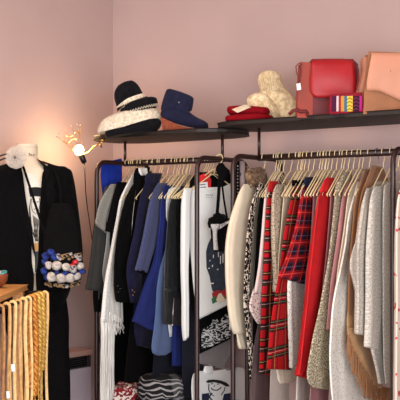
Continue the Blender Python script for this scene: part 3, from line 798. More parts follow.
# ------------------------------------------------------------------ mannequin
DM = 5.08
m_mann = plain('cream_mannequin_cloth', (222, 208, 186), rough=.85, var=.03, scale=60)
m_tee = plain('white_tee', (222, 218, 208), rough=.85, var=.03)
b0 = px(30, 221, DM)
mq = thing('mannequin', (b0.x, b0.y, 0), 'cream dressmaker mannequin in an open black blazer over a printed white top and dark trousers', 'mannequin')
rows = [(27, 145, 10.5, .052), (27, 152, 10.5, .052), (27, 158, 11, .055), (28, 163, 15, .065), (29, 168, 30, .08), (30, 176, 33, .1), (31, 200, 32, .115), (32, 235, 27, .1), (33, 265, 31, .11), (34, 290, 33, .115), (35, 300, 31, .11)]
build('torso', M().grid([ring(c, y, DM, w, dd, 28) for c, y, w, dd in interp(rows)]), m_mann, mq)
build('neck_cap', M().grid([ring(27, y, DM, w, dd, 28) for y, w, dd in ((144.2, 9.2, .045), (144.6, 10.6, .053), (147.6, 10.9, .0545), (147.9, 10.4, .052))]), m_mann, mq)
nm = M()
def front(rows, x, y, off=.003):
    rr = interp(rows, 3); k = min(rr, key=lambda q: abs(q[1]-y)); u = max(-.97, min(.97, (x-k[0])/k[2]))
    return px(x, y, DM - k[3]*math.sqrt(1-u*u) - off)
for x0, y0, x1, y1 in ((28.4, 153.6, 30, 153.4), (30, 153.4, 29, 156), (31, 154, 31, 156), (31, 154, 32.2, 155.6), (33, 154, 34.5, 154.6), (33, 155.6, 34.5, 155.4)):
    nm.tube([front(rows, x0, y0), front(rows, x1, y1)], .0016, 5)
build('neck_mark', nm, plain('grey_ink', (110, 98, 92), bump=0), mq, label='small grey stamped mark')
# printed top under the blazer
trow = [(30, 174, 14, .105), (31, 186, 24, .122), (31.5, 200, 30, .126), (32, 235, 28, .113), (33, 262, 31, .121), (33, 272, 32, .122)]
tm = M(); tm.grid([ring(c, y, DM, w, dd, 26, a0=R(180), a1=R(360)) for c, y, w, dd in interp(trow)], closed=False, caps=False)
tee = build('printed_top', tm, m_tee, mq, label='white top with a black drawn portrait')
tp = M()
def tline(pts, r=.0014):
    tp.tube([front(trow, x, y, .002) for x, y in pts], r, 5)
for k in range(9):
    y = 188.5+k*1.0; tline([(28.5+k*.2, y), (32, y-.7), (36, y-.9), (40, y-.5), (44, y+.4)], .003)
tline([(31.5, 198), (31, 204), (32.5, 211), (35.5, 214), (38.5, 211), (40, 204), (39.5, 198)])
tline([(32.5, 202), (34.6, 201.6)], .002); tline([(36.6, 201.6), (38.8, 202)], .002)
tline([(35.6, 202), (35, 206.4), (36.4, 206.8)]); tline([(34, 209.3), (35.6, 208.8), (37.4, 209.3)], .002)
for k in range(5):
    tline([(30.6-k*.3, 199+k*2), (29.8, 206+k*3), (30.6+k*.4, 216+k*4), (31+k, 226+k*3)]); tline([(41+k*.3, 199+k*2), (42, 207+k*2), (41.4, 218+k*3), (40.5-k*.5, 230+k*2)])
for k in range(6):
    tline([(33+k*1.1, 215+k), (34+k*.8, 224), (35+k*.6-(k % 2)*1.6, 233), (35.5+k*.5, 241)])
build('portrait_print', tp, m_ink, tee, label='black line drawing of a face with a headband')
gb = M(); gb.grid([[front(trow, x, y, .004) for x in (34.5, 36, 38, 40, 42.5)] for y in (243, 245, 248, 251)], closed=False, caps=False)
build('gold_band', gb, plain('gold_print', (206, 150, 60), rough=.5), tee, smooth=True, label='golden band')
gb = M(); gb.grid([[front(trow, x, y, .004) for x in (35, 37, 39, 41, 43)] for y in (251.5, 258, 265, 272)], closed=False, caps=False)
build('grey_panel', gb, plain('dark_teal_grey', (66, 76, 80)), tee, label='dark grey lower panel')
# blazer: open shell, front gap narrows to the button
brow = [(29, 162, 13, .085, 24, 52), (29, 165, 22, .095, 26, 50), (30, 168.5, 35, .11, 25, 48.5), (30, 174, 39, .125, 27, 46), (30, 190, 40, .138, 29.5, 45), (30.5, 215, 38, .138, 33, 43.5), (31, 240, 36, .132, 35.5, 42.5), (32, 262, 38, .136, 36.5, 42), (32, 274, 39, .138, 38.5, 40), (31, 290, 38, .142, 38, 41), (28, 300, 37, .142, 36, 41), (27, 312, 36, .142, 34, 42)]
bm = M(); rings = []
for c, y, w, dd, gl, gr in interp(brow):
    aL = -math.acos(max(-.999, min(.999, (gl-c)/w))); aR = -math.acos(max(-.999, min(.999, (gr-c)/w)))
    rings.append(ring(c, y, DM, w, dd, 44, a0=aR, a1=aL+2*PI))
bm.grid(rings, closed=False, caps=False)
bl = build('blazer', bm, m_velvet, mq, solid=.006, label='open black velvet blazer')
for s, pts in ((-1, [(23, 163), (21, 172), (22.5, 190), (27, 205), (33, 236), (36.5, 262), (30, 240), (22, 212), (16, 196), (14, 188), (17, 184), (15, 176), (19, 166)]), (1, [(36, 158.5), (43, 166), (46, 180), (45, 200), (43.8, 225), (42.5, 262), (47, 236), (53, 208), (57, 192), (53, 187), (57, 182), (51, 170), (42, 161)])):
    lm = M(); lm.prism([front([q[:4] for q in brow], x, y, .006) for x, y in pts], RT*0 - VD*.004)
    build('lapel', lm, m_black, bl, smooth=False)
for s, prow in ((-1, [(-6, 168, 8, .05), (-10, 180, 9.5, .06), (-13, 210, 9.5, .06), (-14, 250, 9, .055), (-13, 285, 8, .05), (-12, 305, 7.5, .045)]),
                (1, [(60, 166.5, 5, .04), (63, 170, 8, .055), (65, 182, 9.5, .06), (69, 210, 9.5, .06), (72, 240, 10, .058), (73.5, 262, 9.5, .05), (73, 280, 8, .045)])):
    build('sleeve', M().grid([ring(c, y, DM-.01, w, dd, 18) for c, y, w, dd in interp(prow)]), m_velvet, bl)
tr = build('trousers', M().grid([ring(c, y, DM+.01, w, dd, 24) for c, y, w, dd in interp([(33, 296, 33, .115), (36, 320, 33, .11), (40, 345, 29, .1), (46, 370, 24, .09), (48, 400, 22.5, .085), (49, 440, 21, .08), (49, 470, 20, .08)])]), m_black, mq, label='dark trousers')
build('stand_pole', M().tube([px(40, 460, DM), px(40, 497, DM+.005)], .014, 10), m_blackpl, mq)
f = px(40, 497, DM)
build('stand_base', M().grid([[Vector((f.x+r*math.cos(2*PI*j/24), f.y+r*math.sin(2*PI*j/24), z)) for j in range(24)] for r, z in ((.15, 0), (.15, .012), (.02, .025))]), m_blackpl, mq)

# translucent rosette pinned by the neck
m_tulle, nt, b = new_mat('translucent_tulle')
b.inputs['Base Color'].default_value = lin((192, 182, 170)); b.inputs['Roughness'].default_value = .5; b.inputs['Alpha'].default_value = .7
b.inputs['Transmission Weight'].default_value = .15
DR = 4.86
c0 = px(16, 157.5, DR)
fa = thing('fascinator', (c0.x, c0.y, c0.z-.05), 'round translucent white rosette on a black band at the mannequin neck', 'fascinator')
def disc(r0, amp, k, off, ph, c=c0, n=60):
    rings = []
    for i in range(7):
        r = r0*i/6+.0008; rg = []
        for j in range(n):
            a = 2*PI*j/n; rr = r*(1+.012*math.sin(k*a+ph)*i/6)
            z = amp*(i/6)*math.sin(k*a+ph+i*.5)+.003*math.sin(i*2)
            rg.append(c + RT*rr*math.cos(a) + UP*rr*math.sin(a) - VD*(off+z))
        rings.append(rg)
    return M().grid(rings, caps=False)
for r0, amp, k, off, ph in ((.054, .0035, 11, 0, 0), (.047, .003, 9, .008, 1), (.034, .003, 8, .014, 2), (.02, .003, 7, .018, .5)):
    build('petal_layer', disc(r0, amp, k, off, ph), m_tulle, fa)
cm = M(); rnd = random.Random(3)
for k in range(9):
    a = rnd.uniform(0, 6.28); q = c0-VD*.035+RT*.012*math.cos(a)+UP*(.012*math.sin(a)-.004)
    cm.tube([c0-VD*.02, q], .0012, 4)
build('stamen_wires', cm, m_silver, fa)
hb = M(); hb.tube([px(-10, 163, DR), px(-3, 157, DR), px(4, 154.5, DR), px(8, 154, DR)], .004, 6)
hb.tube([px(-10, 166, DR), px(-2, 161, DR), px(4, 158.5, DR), px(8, 158, DR)], .004, 6)
build('black_band', hb, m_blackpl, fa)
cm = M(); cm.tube([px(11, 168, 4.88), px(7, 182, 4.88), px(0, 200, 4.88), px(-6, 215, 4.88)], .0016, 5)
build('thin_cord', cm, m_black, fa)

# ------------------------------------------------------------------ pompom bag
DB = 4.86
bc = px(63, 268, DB)
bag = thing('pompom_bag', (bc.x, bc.y, px(63, 288, DB).z), 'black shoulder bag covered in white and blue woollen pompoms, hanging over the blazer', 'bag')
hull = [(61, 203, 8, .02), (62, 212, 13, .03), (62, 230, 17, .038), (62.5, 247, 19.5, .05), (63, 262, 19, .06), (63, 276, 17.5, .058), (62, 284, 14, .05), (61, 287.5, 8, .035)]
build('bag_body', M().grid([ring(c, y, DB, w, dd, 28) for c, y, w, dd in interp(hull, 3)]), m_black, bag)
build('shoulder_strap', M().tube([px(21, 162, 4.90), px(24, 169, 4.885), px(33, 197, 4.87), px(41, 222, 4.86), px(47, 240, 4.85), px(49, 250, 4.83)], .006, 8, flat=tuple(RT)), m_black, bag)
build('shoulder_strap', M().tube([px(52, 166, 4.93), px(58, 178, 4.91), px(61, 192, 4.89), px(61, 206, 4.86)], .006, 8, flat=tuple(RT)), m_black, bag)
pc = {'w': knit('white_pompom', (200, 194, 186), (140, 134, 130), 60, kind='Object', lo=.3), 'b': knit('blue_pompom', (44, 62, 134), (24, 34, 90), 60, kind='Object'), 'g': knit('grey_glitter_pompom', (176, 170, 166), (60, 58, 62), 90, kind='Object'), 'k': knit('dark_sequins', (150, 120, 80), (18, 16, 20), 120, kind='Object', lo=.45, hi=.55), 'r': plain('red_bead', (190, 24, 36), rough=.4)}
rnd = random.Random(11)
poms = [(57, 266, 5, 'w'), (49, 265, 4.2, 'w'), (66, 267, 4.2, 'w'), (52, 277, 4.6, 'w'), (61, 278, 4.8, 'w'), (70, 278, 4.4, 'w'), (77, 276, 4, 'w'), (73, 269, 4, 'g'), (80, 266, 3.6, 'w'), (75, 262, 2.6, 'r'), (72, 265, 1.8, 'r'),
        (46, 256, 3.8, 'b'), (51, 252, 3.6, 'b'), (54.5, 257, 3.6, 'b'), (45, 262, 3.4, 'b'), (45, 271, 3.6, 'b'), (47, 277, 3, 'b'), (65, 273, 2.6, 'b'), (74, 274, 2.4, 'b'), (82, 271, 3, 'b'), (57, 272, 2.4, 'b'), (79, 258, 3, 'g')]
for k in range(11): poms.append((58+k*2.2+rnd.uniform(-1, 1), 256+rnd.uniform(-4, 4), rnd.uniform(1.6, 2.6), rnd.choice('kkkg')))
for k in range(14): poms.append((47+k*2.4+rnd.uniform(-.6, .6), 284+1.8*math.sin(PI*k/13)+rnd.uniform(-.8, .8), rnd.uniform(1.8, 2.8), rnd.choice('kkkg')))
for x, y, r, k in poms:
    rr = interp(hull, 2); q = min(rr, key=lambda s: abs(s[1]-y)); u = max(-.98, min(.98, (x-q[0])/q[2])); r *= 1.06
    d = DB - q[3]*math.sqrt(1-u*u) - r*DB/F*.25
    build('pompom', M().ball(px(x, y, d), r*DB/F, 18, (1.08, 1.08, .9), .35), pc[k], bag)

# ------------------------------------------------------------------ wall lamp on the shelf end
m_bulb, nt, b = new_mat('lit_bulb')
b.inputs['Emission Color'].default_value = (1, .62, .3, 1); b.inputs['Emission Strength'].default_value = 210
b.inputs['Base Color'].default_value = (1, .9, .7, 1)
m_crys, nt, b = new_mat('glass_bead'); b.inputs['Base Color'].default_value = (1, .93, .8, 1); b.inputs['Roughness'].default_value = .1; b.inputs['Transmission Weight'].default_value = .7
DL = 5.56
lc = px(81, 156, DL)
lamp = thing('clamp_lamp', tuple(lc), 'lit gold wire lamp with beaded open shade clamped to the left shelf end', 'lamp')
bd = (px(78.5, 148.5, DL)-px(83, 157, DL)).normalized()
build('bulb', M().ball(px(79, 150.2, DL), .026, 16, (1, 1, 1.15)), m_bulb, lamp, label='glowing bulb')
build('socket', M().tube([px(80.6, 154.5, DL), px(82.2, 157.5, DL), px(84.5, 163, DL)], [.014, .017, .014], 12), m_blackpl, lamp)
wm = M(); beads = []
base_c = px(80.6, 154, DL); top_c = px(68.5, 131, DL-.06); ax = (top_c-base_c).normalized(); s1 = ax.cross(VD).normalized(); s2 = ax.cross(s1)
H = (top_c-base_c).length
def cone(a, h, extra=0): 
    r = .016+(.068-.016)*h**1.1+extra
    return base_c + ax*H*h + s1*r*math.cos(a) + s2*r*math.sin(a)
for k in range(10):
    a = 2*PI*k/10
    wm.tube([cone(a, h) for h in (0, .25, .5, .72)] + [cone(a, 1.0, .004)], .0009, 5)
    beads.append(cone(a, 1.0, .004))
for h in (.02, .72):
    wm.tube([cone(2*PI*k/40, h+(.05*math.sin(2*PI*k/40*5) if h > .5 else 0)) for k in range(41)], 0.0016 if h > .5 else .0014, 6)
sh = build('wire_shade', wm, m_gold, lamp, label='open gold wire shade')
for q in beads: build('bead', M().ball(q, .0045, 8), m_crys, sh)
build('arm', M().tube([px(83, 154.5, DL), px(86.5, 153.5, DL), px(90, 151, DL-.02), px(93, 147, DL-.04), px(96.5, 145, DL-.07), px(99.5, 142.5, DL-.1)], .0042, 8), m_gold, lamp)
cl = M().tube([px(101.5, 147.5, 5.44), px(100.5, 144, 5.43), px(102, 141.6, 5.42)], .005, 8)
cl.box(tuple(px(102.5, 140.4, 5.42)), (.03, .03, .01), R(35))
build('clamp', cl, m_gold, lamp)
cw = [px(84.5, 163, DL), px(85, 175, 5.5), px(86, 195, 5.52), px(88.5, 215, 5.54), px(92, 238, 5.55), px(95, 255, 5.56), px(96, 290, 5.56), px(98, 310, 5.5), px(97.5, 322, 5.48), px(100, 345, 5.5), px(101, 390, 5.5), px(101, 470, 5.5)]
cc = [cw[0]]
for i in range(len(cw)-1):
    p0, p1, p2, p3 = cw[max(i-1, 0)], cw[i], cw[i+1], cw[min(i+2, len(cw)-1)]
    for k in range(1, 5):
        t = k/4; cc.append((2*t**3-3*t**2+1)*p1+(t**3-2*t**2+t)*(p2-p0)*.5+(-2*t**3+3*t**2)*p2+(t**3-t**2)*(p3-p1)*.5)
build('cord', M().tube(cc, .0028, 6), m_blackpl, lamp)

# bright blue cloth hung over the end of the rack
fb = (Vector((-.672, .2, 0)), Vector((0, 1, 0)), Vector((1, 0, 0)))
t = build('blue_scarf', cloth_mesh(fb, [(163, 101.5, 158.5, 121), (165, 101, 160, 122), (175, 101, 172, 122), (190, 103, 188, 122), (215, 106, 215, 122), (240, 108, 240, 122)], t=.012, amp=.004, lam=.06, dx=-.018), m_bluecloth)
put(t, 'bright blue cloth draped over the wall end of the rack', 'scarf')

# ------------------------------------------------------------------ wall heater
hx = XW+.13
A = onX(92, 349, hx)      # top far front corner
zt, yf = A.z, A.y
yn = onX(64, 353, hx).y
zb = zt-.5
m_heat = plain('lilac_white_enamel', (206, 194, 206), rough=.5, var=.02, bump=0)
m_heat2 = plain('beige_pink_top', (206, 164, 150), rough=.5, var=.03, bump=0)
ht = thing('wall_heater', ((XW+hx)/2, (yf+yn)/2, zb), 'low pale wall heater with black grille beside the mannequin', 'heater')
yl = yn-.22; ym, yw = (yf+yl)/2, yf-yl; xm, xw = (XW+hx)/2+.002, hx-XW-.006
build('casing', M().box((xm, ym, zb+.2), (xw, yw, .4)), m_heat, ht, bevel=.008, smooth=False)
build('top_cover', M().box((xm, ym, zt-.016), (xw+.012, yw+.008, .032)), m_heat2, ht, bevel=.005, smooth=False, label='beige pink top cover')
build('grille_back', M().box((xm-.01, ym, zt-.066), (xw-.03, yw-.02, .075)), m_black, ht, smooth=False)
gm = M()
for k in range(5): gm.box((hx-.014, ym, zt-.042-k*.0125), (.014, yw-.02, .004))
for k in range(3): gm.box((hx-.011, yl+.01+(yw-.02)*k/2, zt-.066), (.012, .01, .07))
build('grille_bars', gm, plain('dark_grey_metal', (58, 54, 56), rough=.5), ht, smooth=False)

# low wooden shelf behind the mannequin
s0 = px(43, 361, 5.3)
ws = thing('low_shelf', (s0.x, s0.y, 0), 'low wooden shelf unit half hidden behind the mannequin trousers', 'shelf unit')
m_pine = wood('pine', (196, 150, 96), (170, 122, 74), (3, 3, 30))
top = [px(20, 367, 5.25), px(49, 360, 5.25), px(49, 357, 5.42), px(20, 363, 5.42)]
zz = s0.z
tp_ = [Vector((p.x, p.y, zz)) for p in top]
build('shelf_board', M().prism(tp_, (0, 0, .03)), m_pine, ws, smooth=False)
inset = [Vector((p.x, p.y, 0)).lerp(Vector((s0.x, s0.y, 0)), .08) for p in top]
build('cabinet_front', M().prism([Vector((p.x, p.y, 0)) for p in inset], (0, 0, zz-.07)), plain('grey_lilac_panel', (150, 140, 150)), ws, smooth=False)
build('gap_shade_block', M().prism([Vector((p.x, p.y, zz-.07)).lerp(Vector((s0.x, s0.y, zz-.07)), .05) for p in inset], (0, 0, .07)), m_black, ws, smooth=False)  # solid black block standing in for the shade under the board

# ------------------------------------------------------------------ table with bowl, and belts on a bar
m_tabl = wood('honey_wood', (214, 160, 92), (186, 126, 64), (3, 30, 30))
ht_ = .295
def tz(x, y, z): 
    d = (EYE-z)*F/(y-HZ); return px(x, y, d)
ztab = EYE-ht_
c1 = tz(27.5, 284.5, ztab); c2 = tz(0, 296, ztab); ed = (c2-c1); c2 = c1+ed*1.25; back = (tz(12, 281.5, ztab)-c1).normalized()
c4 = c1 + Vector((-RX, -RY, 0))*.42 + VD*.05; c3 = c4+(c2-c1)
mid = (c1+c3)*.5
tb = thing('display_table', (mid.x, mid.y, 0), 'honey coloured wooden display table with a bowl on it', 'table')
th = .022
build('table_top', M().prism([Vector((p.x, p.y, ztab-th)) for p in (c1, c2, c3, c4)], (0, 0, th)), m_tabl, tb, bevel=.005, smooth=False)
for p in (c1, c2, c3, c4):
    q = p.lerp(mid, .15); build('leg', M().box((q.x, q.y, (ztab-th)/2), (.045, .045, ztab-th), R(35)), m_tabl, tb, smooth=False)
bw = tz(-6, 288, ztab)
bo = thing('bowl', tuple(bw), 'brown bowl with pale rings in it standing on the wooden table', 'bowl')
prof = [(.03, .002), (.045, .012), (.058, .035), (.062, .062), (.057, .062), (.052, .036), (.03, .014), (.002, .01)]
build('bowl_shell', M().grid([[bw+Vector((r*math.cos(2*PI*j/28), r*math.sin(2*PI*j/28), z)) for j in range(28)] for r, z in prof]), plain('brown_basket', (140, 72, 44), rough=.4, var=.3, scale=60), bo)
for k, (dx, dy, dz, cc_) in enumerate(((.02, -.01, .066, (226, 214, 196)), (.035, .012, .068, (70, 150, 150)), (-.01, .02, .066, (200, 80, 60)))):
    rg = M().tube([bw+Vector((dx+.02*math.cos(a), dy+.02*math.sin(a), dz+.006*math.sin(a))) for a in (2*PI*j/20 for j in range(21))], .005, 8)
    put(build('bangle', rg, plain('bangle_%d' % k, cc_, rough=.4)), ('pale cream bangle lying on top of the bowl', 'turquoise bangle lying on top of the bowl', 'red bangle lying on top of the bowl')[k], 'bangle', 'bangles in the bowl')
# bar
zb_ = EYE-.335
e1 = tz(48, 293.5, zb_); e0 = tz(-8, 311, zb_)
rk = thing('belt_rail', (((e0+e1)/2).x, ((e0+e1)/2).y, 0), 'black metal rail with golden belts draped over it, next to the wooden table', 'rail')
build('bar', M().tube([e0, (e0+e1)/2, e1], .008, 10), m_blackpl, rk)
e1b = e1+Vector((-RX, -RY, 0))*.1+VD*.03
build('bar_end', M().tube([e1, e1.lerp(e1b, .5)+UP*.008, e1b+UP*.0], .007, 10), m_blackpl, rk)
for p in (e0, e1b): build('upright', M().tube([p, Vector((p.x, p.y, 0))], .009, 10), m_blackpl, rk)
up = (e1-e0).normalized(); side = up.cross(UP).normalized()
if side.dot(VD) > 0: side = -side
def goldm(name, c, c2, metal=0): return plain(name, c, rough=.5, metal=metal, c2=c2, scale=45, bump=.3)
m_strap = goldm('pale_gold_strap', (236, 200, 138), (206, 164, 98)); m_strap2 = goldm('bronze_strap', (176, 122, 60), (132, 84, 40)); m_strap3 = goldm('tan_strap', (214, 168, 100), (176, 128, 70))
m_braid = goldm('orange_gold_braid', (230, 160, 70), (160, 92, 30), .3); m_braid2 = goldm('yellow_gold_braid', (236, 200, 104), (176, 126, 50), .3)
def drape(k, dropf, dropb, w, mat, kind, label, o=0):
    p = e0.lerp(e1, k)
    name = {'strap': 'belt', 'braid': 'chain_belt'}[kind]
    t = thing(name, (p.x, p.y, p.z-dropf), label, 'belt', 'golden belts on the black rail')
    path = []
    for q in range(13):
        z = dropf*(1-q/12); path.append(p+side*(.0125+.006*math.sin(z*8+k*9)*min(1, z*6))-UP*z+up*o*z)
    for q in range(1, 6):
        a = PI*q/6; path.append(p+side*.0125*math.cos(a)+UP*.0125*math.sin(a))
    for q in range(9):
        z = dropb*q/8; path.append(p-side*(.0125+.004*math.sin(z*7+k*5)*min(1, z*6))-UP*z-up*o*z*.5)
    if kind == 'strap':
        build('strap', M().tube(path, w*.52, 8, flat=tuple(RT*.9+up*.1)), mat, t)
        if dropf > .3:
            q = path[0]; build('buckle', M().tube([q+up*w*1.6*math.cos(a)-UP*(w*1.6*math.sin(a)+w) for a in (2*PI*j/12 for j in range(13))], .003, 6), m_gold, t)
    else:
        w *= 1.3; fine = []
        for i in range(len(path)-1):
            for s in range(4): fine.append(path[i].lerp(path[i+1], s/4))
        for ph in range(3):
            b = M(); b.tube([q+up*w*.55*math.sin(i*.75+ph*2.09)+side*w*.4*math.sin(i*1.5+ph*4.19) for i, q in enumerate(fine)], w*.5, 6)
            build('braid_strand', b, mat, t)
        if dropf < .5:
            b = M(); q0 = fine[0]
            for j in range(16): b.ball(q0-UP*(.008+j*.009)+up*.004*math.sin(j), .0045, 8)
            build('bead_tail', b, mat, t)
    return t
tags = []
specs = [(.03, .62, .5, 0.0130, m_strap2, 'strap', 'bronze belt at the table end of the black rail'), (.12, .6, .45, 0.0116, m_strap2, 'strap', 'bronze belt, second along the black rail from the table'),
         (.22, .64, .5, 0.0130, m_strap3, 'strap', 'tan gold belt carrying a white price tag high up'), (.32, .6, .5, 0.0130, m_strap, 'strap', 'pale gold belt just right of the tagged tan belt'),
         (.41, .66, .4, 0.0116, m_strap3, 'strap', 'tan gold belt left of the broad pale gold belt'), (.5, .62, .5, 0.0159, m_strap, 'strap', 'broad pale gold belt in the middle of the rail'),
         (.59, .64, .5, 0.0116, m_strap, 'strap', 'pale gold belt next to the orange braided belts'),
         (.67, .42, .4, .012, m_braid, 'braid', 'orange gold braided chain belt next to the pale straps'), (.75, .36, .4, .012, m_braid2, 'braid', 'yellow gold braided chain belt between two other braids'),
         (.83, .33, .45, .013, m_braid2, 'braid', 'yellow gold braided chain belt nearest the rail end'), (.93, .68, .5, 0.0130, m_strap, 'strap', 'pale gold belt hanging alone at the rail end')]
for s in specs: tags.append(drape(*s))
p = e0.lerp(e1, .22)
for nm_, x, y, par in (('price_tag', 13, 368, tags[2]), ('price_tag', 8, 395, tags[1])):
    k = (p-CAM).dot(VD)-.03
    build(nm_, M().prism([px(x-1.8, y-3.5, k), px(x+1.6, y-4, k), px(x+2, y+3, k), px(x-1.4, y+3.6, k)], VD*.0015), m_label, par, smooth=False, label='white price tag')

# ------------------------------------------------------------------ black bag on the frame end, belts with studs
hb_ = thing('clothes_hanger', (0, .2, 1.5), 'single cream hanger hooked over the end frame, holding the small black bag', 'hanger', 'clothes hangers on the racks')
hd = 5.17
hk = [px(216.5, 158.5, hd), px(216.8, 155.8, hd), px(219, 154.2, hd), px(221.8, 155, hd), px(222.6, 158, hd), px(221.5, 162, hd), px(218.6, 165, hd), px(218.4, 168, hd)]
build('hook', M().tube(hk, .0035, 8), m_hang, hb_)
hf = M().tube([px(218.4, 168, hd), px(212, 170, hd+.02), px(203, 177, hd+.05)], .0035, 8)
build('hanger_frame', hf, m_hang, hb_)
bt = px(221, 248, 5.05)
sb = thing('shoulder_bag', tuple(bt), 'small black shoulder bag with a knotted silver scarf, hung against the white top', 'bag')
DBB = 5.05
build('bag_body', M().prism([px(x, y, DBB) for x, y in ((212, 226), (229, 221), (230.5, 226), (229, 246), (224, 250), (215, 250), (213, 240))], VD*.045), m_black, sb, bevel=.008, smooth=False)
build('flap', M().prism([px(x, y, DBB-.006) for x, y in ((208.5, 224), (209.5, 219), (214, 217), (216, 214), (219, 213.5), (222, 216), (225, 220), (230, 219), (230.5, 222), (213, 226.5), (209.5, 227))], VD*.05), m_black, sb, bevel=.005, smooth=False)
for a in ([(220.5, 165), (219.5, 180), (218.3, 200), (217, 216)], [(221, 166), (221.5, 180), (224, 200), (227.5, 221)]):
    build('strap', M().tube([px(x, y, DBB+.02) for x, y in a], .0085 if a[0][0] < 221 else .005, 8, flat=tuple(RT)), m_black, sb)
build('gathered_top', M().grid([ring(c, y, DBB+.02, w, dd, 14) for c, y, w, dd in interp([(221, 163, 2, .01), (221, 167, 5, .02), (223, 171, 7, .022), (224, 176, 5, .018), (222, 181, 2.4, .01)], 2)]), m_black, sb)
sv = knit('silver_pleat', (222, 222, 222), (130, 130, 134), 150, stretch=(1, .2, 1), rough=.5)
sc_ = M().grid([ring(c, y, DBB-.02, w, dd, 14) for c, y, w, dd in interp([(215.5, 224, 4.6, .01), (215.3, 227, 4.4, .012), (215, 231, 2.4, .01), (215.2, 240, 2.2, .009), (216, 250, 2.4, .008)], 2)])
build('silver_scarf', sc_, sv, sb, label='knotted silver scarf')
build('silver_band', M().prism([px(x, y, DBB-.012) for x, y in ((217, 226), (229, 220.5), (229.6, 222.4), (219, 229.5))], VD*.006), sv, sb, smooth=False, label='silver band')
for k, (pt, lab, mt, dots) in enumerate((([(238.5, 161), (237.5, 172), (237.6, 190), (237.2, 212)], 'black belt with a row of silver studs hung over the end frame', m_black, True), ([(242, 161), (242.6, 172), (242.6, 190), (242.4, 214)], 'grey mauve belt with a dark ring hung over the end frame', plain('grey_mauve_belt', (128, 112, 112), rough=.6), False))):
    dd = 4.93
    t = thing('belt', tuple(px(*pt[-1], dd)), lab, 'belt', 'belts hung over the end frame')
    build('strap', M().tube([px(x, y, dd) for x, y in pt], .0105 if dots else .015, 8, flat=tuple(RT)), mt, t)
    if dots:
        for j in range(14): build('stud', M().ball(px(237.7+.1*math.sin(j), 166+j*3.3, dd-.006), .0042, 8), m_silver, t)
    else:
        q = px(239.2, 174, dd-.012); build('ring', M().tube([q+RT*.009*math.cos(a)+UP*.009*math.sin(a) for a in (2*PI*j/16 for j in range(17))], .002, 6), m_blackpl, t)
        build('buckle', M().tube([px(235.6, 157.4, dd), px(238, 155.4, dd), px(240.5, 157.2, dd)], .004, 8), m_gold, t)

# ------------------------------------------------------------------ goods on the shelves
# knitted hats
HD = 5.26
m_yb = knit('black_wool', (20, 20, 26), (11, 11, 14), 90, kind='Object'); m_yw = knit('cream_wool', (226, 216, 196), (196, 184, 162), 70, kind='Object')
def hat_rows(rows, d, tilt):
    return M().grid([ring(c, y, d, w, w*d/F*dpf, 32, tilt=tilt) for c, y, w, dpf in rows])
hb0 = px(129, 131, HD); zsL = ZSL
hat = thing('knit_hat', (hb0.x, hb0.y, px(130, 116, HD).z), 'black knitted beanie with cream stripes leaning on top of the folded knit', 'hat')
tl = .4
build('crown', hat_rows(interp([(124.6, 82, 2, .9), (124.8, 83, 6.5, .9), (125.4, 87, 10.6, .9), (126.8, 92, 12.7, .9), (128.6, 97, 13.4, .9), (130.4, 101.5, 13.6, .9)], 2), HD, tl), m_yb, hat)
build('cream_stripe', hat_rows(interp([(130.4, 99, 13.6, .9), (131.2, 101, 14.3, .9), (132, 103, 14.5, .9), (133, 105, 14.4, .9)], 2), HD, tl), m_yw, hat, label='cream stripe')
build('brim', hat_rows(interp([(137, 101.5, 15.5, .9), (138.3, 103, 17.8, .9), (139, 107, 18.6, .9), (139.3, 110.5, 18.3, .9), (139, 113, 16.6, .9)], 2), HD, .3), m_yb, hat)
def stitches(c, y, w, dp, tilt, amp, n, r, mat, name, par, lab=None):
    zz_ = M(); pts = []
    for j in range(n):
        a = PI*.97+PI*1.06*j/(n-1); w_ = w*HD/F
        p = px(c, y, HD)+RT*w_*math.cos(a)+VD*w_*dp*math.sin(a); p.z += tilt*w_*math.cos(a)+amp*(1 if j % 2 else -1); pts.append(p)
    zz_.tube(pts, r, 5); build(name, zz_, mat, par, label=lab)
stitches(132.4, 104, 14.8, .93, tl, .006, 46, .0028, m_yb, 'zigzag_stitch', hat)
stitches(139.2, 110.8, 18.5, .94, .3, .006, 46, .003, m_yw, 'zigzag_stitch', hat, 'cream zigzag stitches')
fk = thing('folded_scarf', (hb0.x, hb0.y, zsL), 'thick folded knit, cream above and black below, under the beanie', 'scarf')
r1 = interp([(131, 111, 16, .75), (130, 114, 26, .62), (129.5, 119, 30, .55), (129, 124, 31.5, .55), (129, 127.5, 31, .55)], 1.5)
build('cream_layer', M().grid([ring(c, y, HD, w, w*HD/F*dp, 40, tilt=.2, sq=.85) for c, y, w, dp in r1]), m_yw, fk)
r2 = interp([(136, 121, 22, .58), (135, 122.6, 25.6, .6), (133.6, 127, 27.8, .6), (132.5, 131, 27.8, .6), (132, 134, 25.6, .57)], 1.5)
build('black_layer', M().grid([ring(c, y, HD-.004, w, w*HD/F*dp, 40, tilt=.15, sq=.85) for c, y, w, dp in r2]), m_yb, fk)
stitches(135.2, 122.8, 26.4, .62, .15, .009, 70, .0032, m_yw, 'zigzag_stitch', fk, 'cream zigzag edge')

# wedge ankle boot
BDp = 5.27
m_boot = plain('navy_suede', (30, 32, 60), rough=.95, sheen=.05, var=.2, scale=40); m_wedge = wood('cork_wedge', (150, 66, 30), (112, 46, 20), (30, 4, 30), .75)
bp = px(184, 128, BDp)
boot = thing('ankle_boot', (bp.x, bp.y, ZSL), 'navy suede wedge ankle boot with brown stacked heel', 'boot')
zs = HZ-(ZSL-EYE)*F/BDp          # pixel row of the shelf top at this depth
up_rows = []
